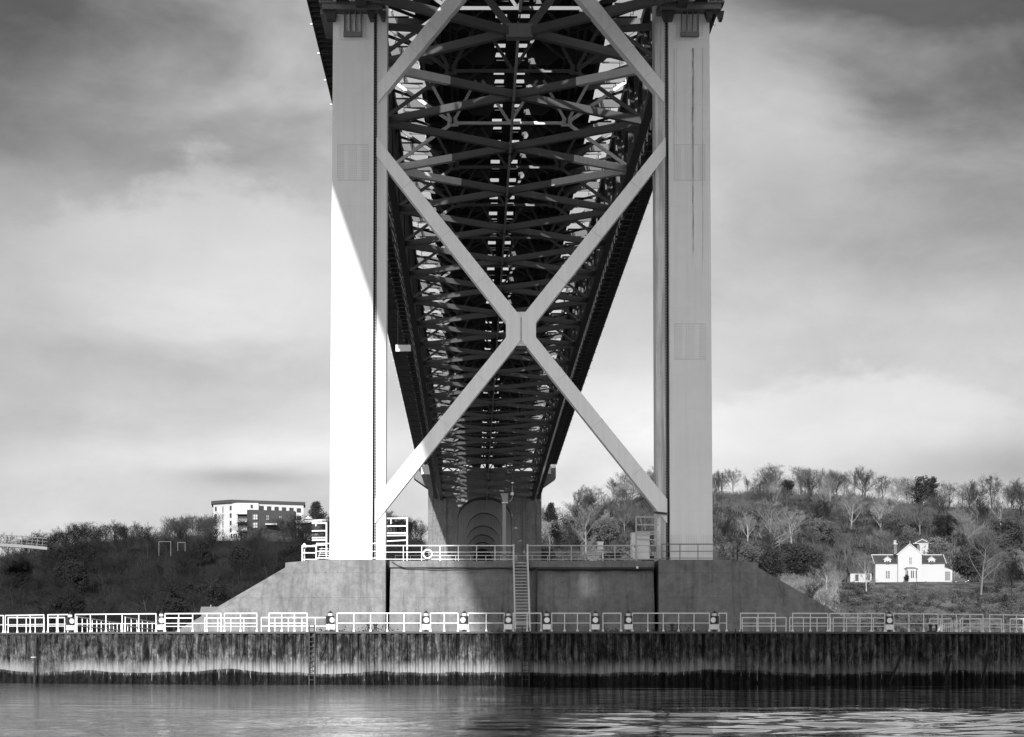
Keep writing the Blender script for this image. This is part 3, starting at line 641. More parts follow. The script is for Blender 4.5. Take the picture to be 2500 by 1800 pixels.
# ================================================================== STEEL TOWER
def tower():
    root = thing('bridge_tower', 'tall pale steel tower with two box legs and crossed diagonal bracing', 'bridge tower', (XC, 165, PT))
    ZT = 150.0; z1 = PT; HB = 46.0-PT
    def lean(o0, o1, z): return o0+(o1-o0)*(z-PT)/HB              # offset from centre at height z
    for sg in (-1, 1):
        def lbox(oa, ob, ta, tb, y0, y1, za=z1, zb=ZT):
            A0, A1 = lean(oa,ta,za), lean(oa,ta,zb); B0, B1 = lean(ob,tb,za), lean(ob,tb,zb)
            xs0 = sorted((XC+sg*A0, XC+sg*B0)); xs1 = sorted((XC+sg*A1, XC+sg*B1))
            return MB().hexa([(xs0[0],y0,za),(xs0[1],y0,za),(xs0[1],y1,za),(xs0[0],y1,za)],[(xs1[0],y0,zb),(xs1[1],y0,zb),(xs1[1],y1,zb),(xs1[0],y1,zb)])
        leg = lbox(10.72,13.78,10.60,13.54,162.0,167.5).build('leg', 'leg_left' if sg < 0 else 'leg_right', root)
        lbox(10.46,10.72,10.38,10.60,163.2,166.8).build('recess', 'flange_dark', leg)
        lbox(9.80,10.46,9.66,10.38,162.55,165.0).build('inner_column', 'tower_paint' if sg < 0 else 'stained_paint', leg)
        b = lbox(10.50,10.60,10.42,10.50,162.75,163.2)
        z = PT+0.3
        b.build('bolted_flange', 'frame_steel', leg)
        b = MB()
        while z < 52:
            o_ = lean(10.55,10.46,z); b.box(XC+sg*o_-0.035,XC+sg*o_+0.035,162.70,162.75,z,z+0.09); z += 0.21
        tag(b.build('bolt_row', 'pale_steel' , leg), kind='stuff')
        # splice plates with bolt patterns
        for (py0, py1, cols) in ((354,440,3),(791,877,3)):
            zt, zb = ZW(py0,162), ZW(py1,162); zc = (zt+zb)/2
            c = XC+sg*lean(12.2,12.07,zc); hw = 1.08
            pl = MB(); w = 0.012
            pl.box(c-hw,c+hw,161.985,162.0,zb,zt); plo = pl.build('splice_plate', 'leg_left' if sg < 0 else 'leg_right', leg)
            bb = MB()
            for (xa,xb) in ((-0.98,-0.66),(-0.27,0.27),(0.66,0.98)):
                nx = max(3, int((xb-xa)/0.11))
                for i in range(nx+1):
                    for j in range(20):
                        x = c+xa+(xb-xa)*i/nx; z = zb+0.07+(zt-zb-0.14)*j/19
                        bb.box(x-0.022,x+0.022,161.965,161.985,z-0.022,z+0.022)
            tag(bb.build('bolt_pattern', 'bolt', plo), kind='stuff')
            ln = MB(); ln.box(c-hw-0.02,c+hw+0.02,161.982,162.0,zt,zt+0.02).box(c-hw-0.02,c+hw+0.02,161.982,162.0,zb-0.02,zb).box(c-hw-0.02,c-hw,161.982,162.0,zb,zt).box(c+hw,c+hw+0.02,161.982,162.0,zb,zt)
            ln.build('plate_edge','joint_line',plo)
        bb = MB()                                                   # base bolts
        for (xa,xb) in ((-1.45,-0.75),(-0.35,0.35),(0.75,1.45)):
            for i in range(7):
                for j in range(13): x = XC+sg*12.25+xa+(xb-xa)*i/6; z = PT+0.55+1.35*j/12; bb.box(x-0.02,x+0.02,161.975,162.0,z-0.02,z+0.02)
        tag(bb.build('base_bolts','bolt',leg), kind='stuff')
        MB().box(XC+sg*12.25-1.62,XC+sg*12.25+1.62,161.6,168,PT,PT+0.12).build('base_plate','platform_grey',leg)
        # finned bracket under the platform
        yb_ = 162.0; c = XC+sg*lean(12.2,12.0,47.0); c = XC+sg*12.1
        zt, zb = ZW(34,162), ZW(92,162)
        br = MB().box(c-1.08,c+1.08,161.94,162.0,ZW(98,162),ZW(30,162)).build('bracket_plate','leg_left' if sg < 0 else 'leg_right',leg)
        for k in range(4):
            xx = c-0.60+k*0.40
            MB()._add([(xx-0.03,161.94,zb+0.3),(xx+0.03,161.94,zb+0.3),(xx-0.03,161.94,zt),(xx+0.03,161.94,zt),(xx-0.03,161.2,zt),(xx+0.03,161.2,zt),(xx-0.03,161.55,zb+0.3),(xx+0.03,161.55,zb+0.3)],
               [(0,1,3,2),(4,5,7,6),(0,2,4,6),(1,7,5,3),(0,6,7,1),(2,3,5,4)]).build('fin','platform_grey',br)
        MB().box(c-0.66,c+0.66,161.5,161.94,zb,zb+0.3).build('seat','platform_grey',br)
        bb = MB()
        for xx in (-0.92,-0.4,0.0,0.4,0.92):
            for j in range(9): bb.box(c+xx-0.03,c+xx+0.03,161.9,161.94,zb+0.1+j*0.19,zb+0.16+j*0.19)
        bb.build('bracket_bolts','bolt',br)
        # access platform round the leg head
        pf = MB().box(c-2.15,c+2.15,160.6,162.0,ZW(35,162),ZW(22,162)).box(c-2.35,c+2.35,160.4,162.0,ZW(22,162),ZW(17,162)).box(c-2.35,c-1.6,162.0,168.6,ZW(35,162),ZW(17,162)).build('platform','platform_grey',leg)
        cb = MB()
        for (xa, xb) in ((-2.05,-1.15),(1.05,1.6),(1.9,2.4)):
            cb.prism([(c+xa,ZW(36,162)),(c+xb,ZW(36,162)),(c+xb-0.1,ZW(55,162)),(c+xa+0.2,ZW(55,162))],161.0,161.98)
        cb.build('corbel','deck_steel',leg)
        rl = MB()
        for zz in (0.45, 0.85, 1.2): rl.box(c-2.3,c+2.3,160.45,160.5,ZW(17,162)+zz,ZW(17,162)+zz+0.05)
        for k in range(9): x = c-2.3+k*0.57; rl.box(x-0.03,x+0.03,160.44,160.52,ZW(17,162),ZW(17,162)+1.25)
        rl.build('handrail','pale_steel',pf)
    # diagonals -- left chevron given in photo pixels at the tower plane, mirrored for the right
    def pz(pts, sg):
        out = []
        for px, py in pts:
            o = (1272.5-px)/F*162.0; out.append((XC-o if sg < 0 else XC+o, ZW(py,162)))
        return out
    for sg in (-1, 1):
        y0 = 162.30 if sg < 0 else 162.303
        MB().prism(pz([(919,333),(1271.5,772),(1271.5,829),(915,1277),(915,1218),(1236,822),(1236,785),(919,379)],sg),y0,y0+1.35).build('lower_diagonal','brace_paint',root)
        MB().prism(pz([(922,203),(1271.5,-232),(1271.5,-172),(922,248)],sg),y0,y0+1.35).build('upper_diagonal','brace_paint',root)
        MB().prism(pz([(922,-900),(1271.5,-450),(1271.5,-390),(922,-850)],sg),y0+0.002,y0+1.35).build('upper_diagonal','brace_paint',root)
    for sg in (-1, 1):
        for (xa, ya_, xb, yb2, sl_) in ((919,356,1254,785,1), (915,1247,1254,816,-1), (922,226,1100,12,-1)):
            for f in (0.22, 0.5, 0.76):
                px_, py_ = xa+(xb-xa)*f, ya_+(yb2-ya_)*f; L_ = math.hypot(xb-xa, yb2-ya_); nx_, ny_ = -(yb2-ya_)/L_*15.5, (xb-xa)/L_*15.5
                p_, q_ = pz([(px_-nx_,py_-ny_),(px_+nx_,py_+ny_)], sg); MB().beam((p_[0],162.297,p_[1]),(q_[0],162.297,q_[1]),0.012,0.035,(0,1,0)).build('weld_seam','joint_line',root)
    MB().box(XC-0.42,XC+0.42,162.5,163.5,ZW(842,162),ZW(759,162)).build('centre_gusset','tower_paint',root)
    MB().box(XC-0.38,XC+0.38,162.7,163.6,ZW(850,162),ZW(842,162)).build('gusset_foot','deck_steel',root)
    b = MB()
    for j in range(9): z = ZW(828,162)+0.1+j*0.17; b.box(XC-0.05,XC+0.05,162.26,162.30,z,z+0.09)
    b.box(XC-0.015,XC+0.015,162.28,162.302,ZW(829,162),ZW(772,162))
    b.build('seam_bolts','joint_line',root)
    MB().box(XC-9.5,XC+9.5,163.0,166.5,146,149).build('top_strut','tower_paint',root)
    # cable bracket and lamp near foot of right leg
    MB().beam((XC+9.55,162.2,PT+3.55),(XC+10.5,162.2,PT+3.45),0.12,0.16).build('foot_bracket','lamp_black',root)
def leg_mat(name, stains):
    m, b, e = newmat(name)
    tc = m.node_tree.nodes.new('ShaderNodeTexCoord'); o = tc.outputs['Object']
    x_, y_, z_ = e.sepxyz(o)
    n = e.noise(o, 0.35, 6, 0.6); s = e.noise(e.scalev(o, 3, 3, 0.10), 1.2, 5, 0.6)
    v = e.mul(e.smooth(n, 0.3, 0.7, 0.96, 1.03), 0.84)
    v = e.mul(v, e.smooth(s, 0.3, 0.6, 0.955, 1.0))
    f = e.m('FRACT', e.mul(z_, 1/7.3)); v = e.mul(v, e.smooth(e.m('ABSOLUTE', e.sub(f, 0.5)), 0.0, 0.003, 0.90, 1.0))
    for (xs, w, za, zb, amt) in stains:
        wob = e.mul(e.sub(e.noise(e.scalev(o, 0.1, 0.1, 0.6), 1.0, 4, 0.6), 0.5), 0.12)
        d = e.m('ABSOLUTE', e.sub(e.add(x_, wob), xs))
        k = e.mul(e.smooth(d, w*0.4, w, 1.0, 0.0), e.mul(e.smooth(z_, za, za+2.5), e.smooth(z_, zb-0.05, zb, 1.0, 0.0)))
        k = e.mul(k, e.smooth(e.noise(e.scalev(o, 4, 4, 0.5), 1.5, 4, 0.7), 0.35, 0.6, 0.3, 1.0))
        v = e.mul(v, e.sub(1.0, e.mul(k, amt)))
    m.node_tree.links.new(e.comb(v, v, v), b.inputs['Base Color']); b.inputs['Roughness'].default_value = 0.5
    b.inputs['Specular IOR Level'].default_value = 0.35
zt_ = 45.4-PT
leg_mat('leg_left', [])
leg_mat('leg_right', [(12.66-0.30, 0.07, zt_-16, zt_, 0.75), (12.58-0.28, 0.05, zt_-8, zt_, 0.6), (13.05, 0.03, zt_-17, zt_, 0.5), (10.99, 0.06, zt_-9, zt_, 0.3), (11.16, 0.04, zt_-10, zt_, 0.25)])
tower()

# ================================================================== SUSPENDED SPANS
P_ = 18.29; NODE0 = 167.65
def Hb(y):                                                 # bottom chord height
    t = y-186.0
    return 1.95+46.06-0.01115*t-2.449e-5*t*t if y > 186 else 1.95+46.06-0.0105*t*0.9
def span(name, label, ya, yb, nodes, chords, near):
    root = thing(name, label, 'bridge deck', (XC, (ya+yb)/2, Hb((ya+yb)/2)))
    HW = 11.4
    def poly(off, dz_, w, h, y0=ya, y1=yb, n=24):
        b = MB(); pts = [(XC+off, y0+(y1-y0)*i/n, Hb(y0+(y1-y0)*i/n)+dz_) for i in range(n+1)]
        vs = []; fs = []
        for p in pts: vs += [(p[0]-w/2,p[1],p[2]-h/2),(p[0]+w/2,p[1],p[2]-h/2),(p[0]+w/2,p[1],p[2]+h/2),(p[0]-w/2,p[1],p[2]+h/2)]
        for i in range(n):
            for k in range(4): fs.append((i*4+k, i*4+(k+1)%4, (i+1)*4+(k+1)%4, (i+1)*4+k))
        fs += [(3,2,1,0), (n*4,n*4+1,n*4+2,n*4+3)]
        return b._add(vs, fs)
    # trusses
    for sg in (-1, 1):
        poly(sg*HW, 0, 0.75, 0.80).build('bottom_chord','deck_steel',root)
        poly(sg*HW, 8.4, 0.75, 0.80).build('top_chord','deck_steel',root)
        web = MB()
        ys = sorted(set([round(c,3) for c in chords]+[round(n,3) for n in nodes])); ys = [y for y in ys if ya-0.1 <= y <= yb+0.1]
        for i, y in enumerate(ys):
            web.beam((XC+sg*HW,y,Hb(y)),(XC+sg*HW,y,Hb(y)+8.4),0.42,0.4,(0,1,0))
            if i+1 < len(ys):
                y2 = ys[i+1]; ymid = (y+y2)/2
                web.beam((XC+sg*HW,y,Hb(y)+0.0),(XC+sg*HW,y2,Hb(y2)+8.4),0.40,0.45) if i % 2 else web.beam((XC+sg*HW,y,Hb(y)+8.4),(XC+sg*HW,y2,Hb(y2)),0.40,0.45)
        web.build('truss_web','deck_steel',root)
        # carriageway slab and stringers
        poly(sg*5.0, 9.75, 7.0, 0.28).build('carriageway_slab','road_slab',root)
        st = MB()
        for o in (1.9,3.45,5.0,6.5,8.1):
            st.v, st.f, b2 = st.v, st.f, poly(sg*o, 9.30, 0.28, 0.62); st._add(b2.v, b2.f)
        st.build('stringers','deck_steel',root)
        # inspection walkway beside the bottom chord
        wk = MB(); b2 = poly(sg*(HW+0.95), -0.05, 0.06, 0.12); wk._add(b2.v,b2.f); b2 = poly(sg*(HW+1.75), -0.05, 0.06, 0.12); wk._add(b2.v,b2.f)
        b2 = poly(sg*(HW+1.75), 1.0, 0.05, 0.06); wk._add(b2.v,b2.f)
        y = ya+1
        while y < yb-1:
            z = Hb(y); wk.box(XC+sg*(HW+1.35)-0.45,XC+sg*(HW+1.35)+0.45,y-0.06,y+0.06,z-0.16,z-0.05); wk.box(XC+sg*(HW+1.75)-0.03,XC+sg*(HW+1.75)+0.03,y-0.03,y+0.03,z,z+1.0); y += 3.048
        wk.build('inspection_walkway','frame_steel',root)
        fl = poly(sg*(HW+1.35), 0.03, 0.9, 0.04); fl.build('walkway_floor','dark_steel',root)
        # footway
        xo_ = 3.55 if (not near and sg < 0) else 0.0  # unseen main span widened on the left only, to place its shadow
        fw = poly(sg*(15.35+xo_/2), 8.95, 3.9+xo_, 0.16).build('footway','dark_steel',root)
        poly(sg*(17.32+xo_), 8.9, 0.16, 0.75).build('edge_beam','deck_steel',fw)
        poly(sg*13.4, 8.65, 0.14, 0.4).build('edge_beam','deck_steel',fw)
        rb = MB(); y = ya+0.7
        while y < yb-0.5:
            z = Hb(y)+8.9; rb.box(XC+sg*15.35-1.9,XC+sg*15.35+1.9,y-0.07,y+0.07,z-0.42,z-0.085); y += 1.524 if y > NODE0 else 3.048
        rb.build('footway_ribs','frame_steel',fw)
        rb = MB(); y = ya+0.7; 
        while y < yb-0.5:
            z = Hb(y)+9.2; rb.box(XC+sg*17.3-0.04,XC+sg*17.3+0.04,y-0.04,y+0.04,z,z+1.2); y += 3.048
        for zz in (0.4,0.8,1.2): b2 = poly(sg*17.3, 9.1+zz, 0.05, 0.07); rb._add(b2.v,b2.f)
        rb.build('footway_railing','pale_steel',fw)
        y = ya+0.9
        while near and y < yb-1:
            z = Hb(y)+8.75; MB().box(XC+sg*17.5-0.18,XC+sg*17.5+0.18,y-0.1,y+0.1,z,z+0.14).build('edge_lamp','pale_steel',fw); y += 9.145
        # zig-zag bracing under the footway
        zg = MB(); y = ya+1.0; k = 0; seg = P_/8
        while y+seg < yb-0.5:
            z0, z1_ = Hb(y)+8.15, Hb(y+seg)+8.15
            oa, ob = (12.0, 14.9) if k % 2 else (14.9, 12.0)
            zg.beam((XC+sg*oa,y,z0),(XC+sg*ob,y+seg,z1_),0.15,0.16)
            zg.beam((XC+sg*13.3,y,z0-(4.6 if k%2 else 0.6)),(XC+sg*13.3,y+seg,z1_-(0.6 if k%2 else 4.6)),0.12,0.14)
            zg.beam((XC+sg*12.0,y,z0-(3.2 if k%2 else 0.2)),(XC+sg*13.8,y+seg,z1_-(0.2 if k%2 else 2.2)),0.10,0.10)
            y += seg; k += 1
        zg.build('footway_bracing','lattice_steel',root)
        # parapets either side of the open gap
        for off in (8.55, 10.6):
            pp = MB(); y = ya+0.5
            for zz in (0.25,0.55,0.85,1.15): b2 = poly(sg*off, 9.9+zz, 0.05, 0.06); pp._add(b2.v,b2.f)
            while y < yb-0.3:
                z = Hb(y)+9.85; pp.box(XC+sg*off-0.04,XC+sg*off+0.04,y-0.06,y+0.06,z,z+1.2); y += 3.048
            pp.build('parapet','pale_steel',root)
    # brackets carrying the footways
    for c in sorted(chords+nodes):
        if not (ya+0.4 <= c <= yb-0.4): continue
        for sg in (-1, 1):
            z = Hb(c); b = MB()
            b.beam((XC+sg*12.0,c,z+8.25),(XC+sg*17.2,c,z+8.5),0.18,0.34)
            b.beam((XC+sg*11.6,c,z+3.6),(XC+sg*15.6,c,z+8.3),0.16,0.2)
            b.beam((XC+sg*11.7,c,z+0.4),(XC+sg*13.4,c,z+5.6),0.12,0.14)
            b.build('footway_bracket','deck_steel',root)
    # cross frames at chord nodes
    for c in chords:
        if not (ya+0.4 <= c <= yb-0.2): continue
        z = Hb(c); b = MB(); S = 4.35; e_ = 5.4; T = 8.4
        b.beam((XC-e_,c,z+S),(XC+e_,c,z+S),0.26,0.28)
        for sg in (-1, 1):
            b.beam((XC+sg*e_,c,z+S),(XC+sg*HW,c,z+0.1),0.26,0.30)
            b.beam((XC+sg*e_,c,z+S),(XC+sg*(HW-0.2),c,z+T),0.26,0.30)
            b.beam((XC+sg*e_,c,z+S),(XC+sg*7.6,c,z+T),0.22,0.26)
            b.beam((XC+sg*e_,c,z+S),(XC+sg*3.2,c,z+T),0.22,0.26)
            b.beam((XC,c,z+S),(XC+sg*2.6,c,z+T),0.22,0.26)
            b.prism([(XC+sg*e_-0.55,z+S-0.3),(XC+sg*e_+0.55,z+S-0.3),(XC+sg*e_+0.4,z+S+0.5),(XC+sg*e_-0.4,z+S+0.5)],c-0.1,c+0.1)
        b.build('cross_frame','paler_steel' if (near and abs(c-(NODE0+2.5*P_)) < 1) else 'frame_steel',root)
    # K bracing in the plane below the stringers and light diagonals between frames
    kb = MB()
    for c in sorted(chords+nodes):
        if not (ya+0.4 <= c <= yb-9.6): continue
        c2 = c+P_/2
        for sg in (-1, 1):
            kb.beam((XC+sg*HW,c,Hb(c)+7.6),(XC+sg*5.0,c2,Hb(c2)+7.7),0.2,0.22)
            kb.beam((XC+sg*1.6,c,Hb(c)+7.7),(XC+sg*5.0,c2,Hb(c2)+7.7),0.16,0.18)
            kb.beam((XC+sg*5.4,c,Hb(c)+(4.35 if c in chords else 7.4)),(XC+sg*5.4,c2,Hb(c2)+(7.4 if c in chords else 4.35)),0.16,0.18)
    kb.build('deck_bracing','deck_steel',root)
    # floor beams every half panel with haunched plates
    for c in sorted(chords+nodes):
        if not (ya+0.4 <= c <= yb-0.2): continue
        z = Hb(c); b = MB(); 
        poly_ = [(-HW,8.3),(-HW,9.0),(HW,9.0),(HW,8.3),(8.7,8.1),(8.3,7.7),(7.2,7.5),(6.6,8.15),(4.2,8.15),(3.5,7.5),(1.7,7.5),(1.35,8.6),(-1.35,8.6),(-1.7,7.5),(-3.5,7.5),(-4.2,8.15),(-6.6,8.15),(-7.2,7.5),(-8.3,7.7),(-8.7,8.1)]
        b.prism([(XC+x,z+q) for x, q in poly_][::-1], c+0.2, c+0.5)
        b.build('floor_beam','frame_steel' if (near and 205 < c < 215) else 'deck_steel',root)
    # lateral bracing: each X crosses at a centre node
    for n in nodes:
        if not (ya-1 <= n <= yb): continue
        a, c = n-P_/2, n+P_/2
        for k, (s1, s2) in enumerate(((-1,1),(1,-1))):
            b = MB()
            pA = (XC+s1*HW, a, Hb(a)-0.05); pN = (XC, n, Hb(n)-0.1+k*0.006); pC = (XC+s2*HW, c, Hb(c)-0.05)
            if a >= ya-0.5: b.beam(pA, pN, 0.55+k*0.01, 0.62)
            if c <= yb+0.5: b.beam(pN, pC, 0.55+k*0.01, 0.62)
            if b.v: br_ = b.build('lateral_brace','brace_steel',root)
            j = round((n-NODE0)/P_)
            for (jj, p_, q_, fr) in ((1, pA, pN, 0.52), (2, pC, pN, 0.50), (3, pA, pN, 0.58)):
                if near and j == jj:
                    fr += 0.04*k; P0 = Vector(p_); Q0 = P0.lerp(Vector(q_), fr); MB().beam(P0, Q0, 0.57+k*0.01, 0.64).build('paler_length','paler_steel',br_,label='freshly painted pale outer length')  # outer part of the brace in a paler tone
        if near or n > NODE0+1:
            MB().lathe((XC,n,Hb(n)-0.75),[(0.15,0),(0.36,0.1),(0.42,0.3),(0.42,0.45),(0.2,0.62)],10).build('node_fitting','dark_steel',root)
    # centre strip: service walkway, pipes, uprights
    cw = MB(); b2 = poly(-0.42, 6.6, 0.10, 0.22); cw._add(b2.v,b2.f); b2 = poly(0.42, 6.6, 0.10, 0.22); cw._add(b2.v,b2.f)
    y = ya+0.5
    while y < yb-0.5: z = Hb(y)+6.6; cw.box(XC-0.4,XC+0.4,y-0.05,y+0.05,z-0.06,z+0.06); y += 1.4
    cw.build('service_walkway','dark_steel',root)
    poly(-0.15, 6.74, 0.7, 0.05).build('walkway_plate','dark_steel',root)
    poly(0.0, 9.6, 1.0, 0.2).build('central_strip','dark_steel',root)
    cb_ = MB(); y = ya+2
    while y < yb-1: cb_.box(XC-1.3,XC+1.3,y,y+0.16,Hb(y)+9.3,Hb(y)+9.5); y += 3.05
    tag(cb_.build('grating','dark_steel',root), kind='stuff')
    gp = MB(); y = ya+0.5
    while y+9.15 < yb:
        z = Hb(y+4)+9.52; gp.box(XC-1.9,XC+1.9,y+((4.2 if y < 330 else 1.2) if near else 0),y+9.1,z-0.02,z+0.02)
        for sg in (-1, 1):
            L = (7.6 if (sg < 0 and 116 < y < 140) else 9.14) if (not near) else 2.2  # main-span plates added to shut out sun, openings leave sun spots
            gp.box(XC+sg*9.95-(1.65 if not near else 1.3),XC+sg*9.95+(1.65 if not near else 0.9),y,y+L,z-0.1,z-0.06)
        y += 9.145
    tag(gp.build('gap_plates','dark_steel',root), kind='stuff')
    for sg in (-1, 1):
        if near or sg > 0: poly(sg*12.6, 8.82, 2.0, 0.1).build('shade_plate','dark_steel',root)  # plate added to keep the slot beside the truss dark
        else:
            for (u0, u1) in ((ya,16.5),(22.5,112),(115,121),(124,yb)): poly(sg*12.6, 8.82, 2.0, 0.1, u0, u1).build('shade_plate','dark_steel',root)  # added sun-blocking plates, broken where sun spots should fall
    for off in (-0.12,): poly(off, -0.62, 0.2, 0.16).build('hanging_cable','pale_steel',root)
    # tracks of the gap gratings
    gb = MB(); y = ya+1
    while y < yb-1:
        for sg in (-1, 1): gb.box(XC+sg*9.6-1.0,XC+sg*9.6+1.0,y,y+0.12,Hb(y)+9.2,Hb(y)+9.35)
        y += 4.57
    tag(gb.build('gap_grating','deck_steel',root), kind='stuff')
    # access ladders on the truss
    if near is False: pass
    return root
nodes_s = [NODE0+P_*k for k in range(1, 22)]; chords_s = [NODE0+P_*(k+0.5) for k in range(0, 22)]
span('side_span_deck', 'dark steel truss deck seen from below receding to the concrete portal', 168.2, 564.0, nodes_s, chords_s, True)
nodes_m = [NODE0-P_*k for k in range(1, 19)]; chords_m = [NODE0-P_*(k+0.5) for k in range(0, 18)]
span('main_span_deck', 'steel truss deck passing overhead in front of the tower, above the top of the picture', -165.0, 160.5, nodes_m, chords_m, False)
# the node at the tower itself
t = thing('tower_crossing', 'dark box node with four spreading arms between the legs at the top of the picture', 'bracing', (XC,167.65,Hb(167.65)))
z = Hb(167.65)-0.1
MB().box(XC-1.0,XC+1.0,167.1,168.2,z-0.5,z+0.5).build('node_box','platform_grey',t)
for sx in (-1, 1):
    for (c_) in (158.5, 176.8): MB().beam((XC+sx*0.95,167.65+(0.3 if c_>160 else -0.3),z),(XC+sx*11.0,c_,Hb(c_)-0.05),0.55,0.62).build('arm','brace_steel',t)
    MB().beam((XC+sx*0.8,167.5,z+0.4),(XC+sx*4.6,167.0,z+5.2),0.3,0.5).build('strut','brace_steel',t)
    MB().beam((XC+sx*6.0,166.0,z-0.3),(XC+sx*9.8,165.5,z-0.2),0.3,0.5).build('strut','frame_steel',t)
# bright inspection panels slung below the footways
for (px0,px1,py0,py1,D,lb,mt) in ((966,1003,842,858,317,'sunlit white panel slung below the left footway halfway along','white_paint'),(1028,1056,1137,1158,520,'sunlit white panel below the left footway near the concrete portal','white_paint'),
        (1325,1345,1137,1157,520,'shaded grey panel below the right footway near the concrete portal','white_paint')):
    x0, x1, z1, z0 = XW(px0,D), XW(px1,D), ZW(py0,D), ZW(py1,D)
    t = thing('hanging_panel', lb, 'panel', ((x0+x1)/2,D,z0), 'panels slung below the footways')
    MB().box(x0,x1,D,D+0.15,z0,z1).build('board',mt,t)
    for xx in (x0+0.3, x1-0.3): MB().box(xx-0.05,xx+0.05,D+0.02,D+0.12,z1,Hb(D)+8.0).build('hanger','frame_steel',t)

# ================================================================== CONCRETE PORTAL AND APPROACH PIERS
def archpoly(c, hw, zs, zc, xl, xr, z0, zt, n=20, inset=0.0):
    """wall outline with an arched opening, as two halves (left, right)"""
    arc = [(c-hw*math.cos(math.pi/2*i/n), zs+(zc-zs)*math.sin(math.pi/2*i/n)) for i in range(n+1)]
    L = [(xl,z0),(c-hw-inset,z0)]+arc+[(c,zt),(xl,zt)]
    Rr = [(2*c-x, z) for x, z in L][::-1]
    Rr = [((x if x < 2*c-xl-1e-6 else xr), z) for x, z in Rr]
    return L, Rr
def portal():
    D = 566.0; xl, xr = XW(1045,D), XW(1322,D); c = (xl+xr)/2
    root = thing('side_tower', 'broad concrete portal with a tall round arch and splayed shoulders under the deck end', 'bridge portal', (c, D, 0))
    zs = ZW(1262,D); zc = ZW(1213,D); hw = 65/F*D
    L, Rr = archpoly(c, hw, zs, zc, xl, xr, -5, ZW(1150,D), inset=0.8)
    MB().prism(L, D, D+10).prism(Rr, D, D+10).build('wall','side_concrete',root)
    for sg in (-1, 1):
        xo = c+sg*14.25; xs = c+sg*17.9
        pts = [(xo-sg*0.5,ZW(1193,D)),(xo,ZW(1191,D)),(xs,ZW(1166,D)),(xs,ZW(1112,D)),(xo-sg*2,ZW(1108,D))]
        MB().prism(pts if sg > 0 else pts[::-1], D+0.8, D+9).build('shoulder','side_concrete',root)
        MB().box(c+sg*9.9-0.25,c+sg*9.9+0.25,D-0.45,D,-5,ZW(1216,D)).build('pilaster','pier_top',root)
        MB().box(c+sg*13.6-0.6,c+sg*13.6+0.55,D-0.3,D,-5,ZW(1190,D)).build('pilaster','side_concrete',root)
    # arch rim
    n = 24; rim = MB()
    for i in range(n):
        a0, a1 = math.pi*i/n, math.pi*(i+1)/n
        p = lambda a, r: (c-(hw+r)*math.cos(a), zs+(zc-zs+r)*math.sin(a))
        rim.prism([p(a0,0.03),p(a0,0.55),p(a1,0.55),p(a1,0.03)], D-0.25, D+0.001)
    rim.build('arch_rim','side_concrete',root)
portal()
ARCH = [(606,1140,1225,1252,1224,'first arched wall seen inside the portal arch'),(646,1140,1219,1283,1215,'second arched wall inside the portal arch'),(686,1144,1212,1305,1215,'third arched wall inside the portal arch'),
        (726,1150,1206,1323,1215,'fourth arched wall inside the portal arch'),(766,1156,1200,1340,1215,'innermost arched wall, almost black')]
for (D, p0, p1, cr, top, lb) in ARCH:
    c = XW((p0+p1)/2, D); hw = XW(p1,D)-c
    t = thing('approach_pier', lb, 'bridge pier', (c, D, 0), 'arched piers of the approach viaduct')
    zc = ZW(cr,D); zs = zc-hw
    L, Rr = archpoly(c, hw, zs, zc, c-13.0, c+13.0, -3, ZW(1221,D) if D < 620 else ZW(1226,D))
    MB().prism(L, D, D+6).prism(Rr, D, D+6).build('wall','arch_concrete',t)
t = thing('backdrop','dark abutment wall closing the row of arches','backdrop',(XW(1178,806),806,0)); MB().box(XW(1178,806)-14,XW(1178,806)+14,806,812,-3,52).build('wall','deck_steel',t)  # added wall, dark-toned to black out the view through the arches
zd = ZW(1200,566)
b = MB(); b.box(XC-15,XC+15,566.5,960,45.5,47.5)
tag(b.build('approach_deck','deck_steel'), 'approach viaduct deck behind the concrete portal', 'bridge deck')

# ================================================================== TERRAIN
def interp(t, x):
    if x <= t[0][0]: return t[0][1]
    for (a, b), (c, d) in zip(t[:-1], t[1:]):
        if x <= c: return b+(d-b)*(x-a)/(c-a)
    return t[-1][1]
RIDGE = [(-800,1400),(0,1378),(200,1345),(400,1328),(520,1322),(700,1322),(800,1318),(950,1310),(1045,1330),(1120,1400),(1250,1400),(1320,1310),(1400,1270),(1500,1228),(1600,1208),(1740,1206),(2000,1208),(2100,1213),(2300,1237),(2500,1242),(3300,1300)]
YRID = [(0,850),(1045,820),(1320,760),(1600,780),(2500,790)]
def smooth01(t): t = max(0, min(1, t)); return t*t*(3-2*t)
from mathutils import noise as mn
def terrain(X, Y):
    p = CX+F*X/max(Y,300.0); yr = interp(YRID, p); rr = interp(RIDGE, p)
    zr = 1.95+(CY-rr)/F*yr
    rightness = smooth01((p-1250)/350)
    # shore
    zl = interp([(505,-5),(545,-0.5),(570,4),(620,10)], Y)
    zrr = interp([(490,-5),(515,-0.5),(530,5.5),(545,9.5),(575,16.5),(596,20.4),(628,21.5)], Y)
    z0 = zl*(1-rightness)+zrr*rightness
    ys = 620*(1-rightness)+628*rightness; zb = 10*(1-rightness)+21.5*rightness
    if Y > ys:
        t = (Y-ys)/(yr-ys); g = t*1.25-0.25*t*t if t < 1 else 1.0
        z0 = zb+(zr-zb)*min(1, smooth01(t)*0.4+min(t,1)*0.6)
    n = mn.noise(Vector((X*0.02, Y*0.02, 0)))*2.0+mn.noise(Vector((X*0.07, Y*0.07, 3)))*0.8
    amp = smooth01((Y-560)/60)*(0.25 if (p > 2080 and p < 2420 and 585 < Y < 632) else 1.0)
    if Y > yr: amp *= 0.3
    return z0+n*amp
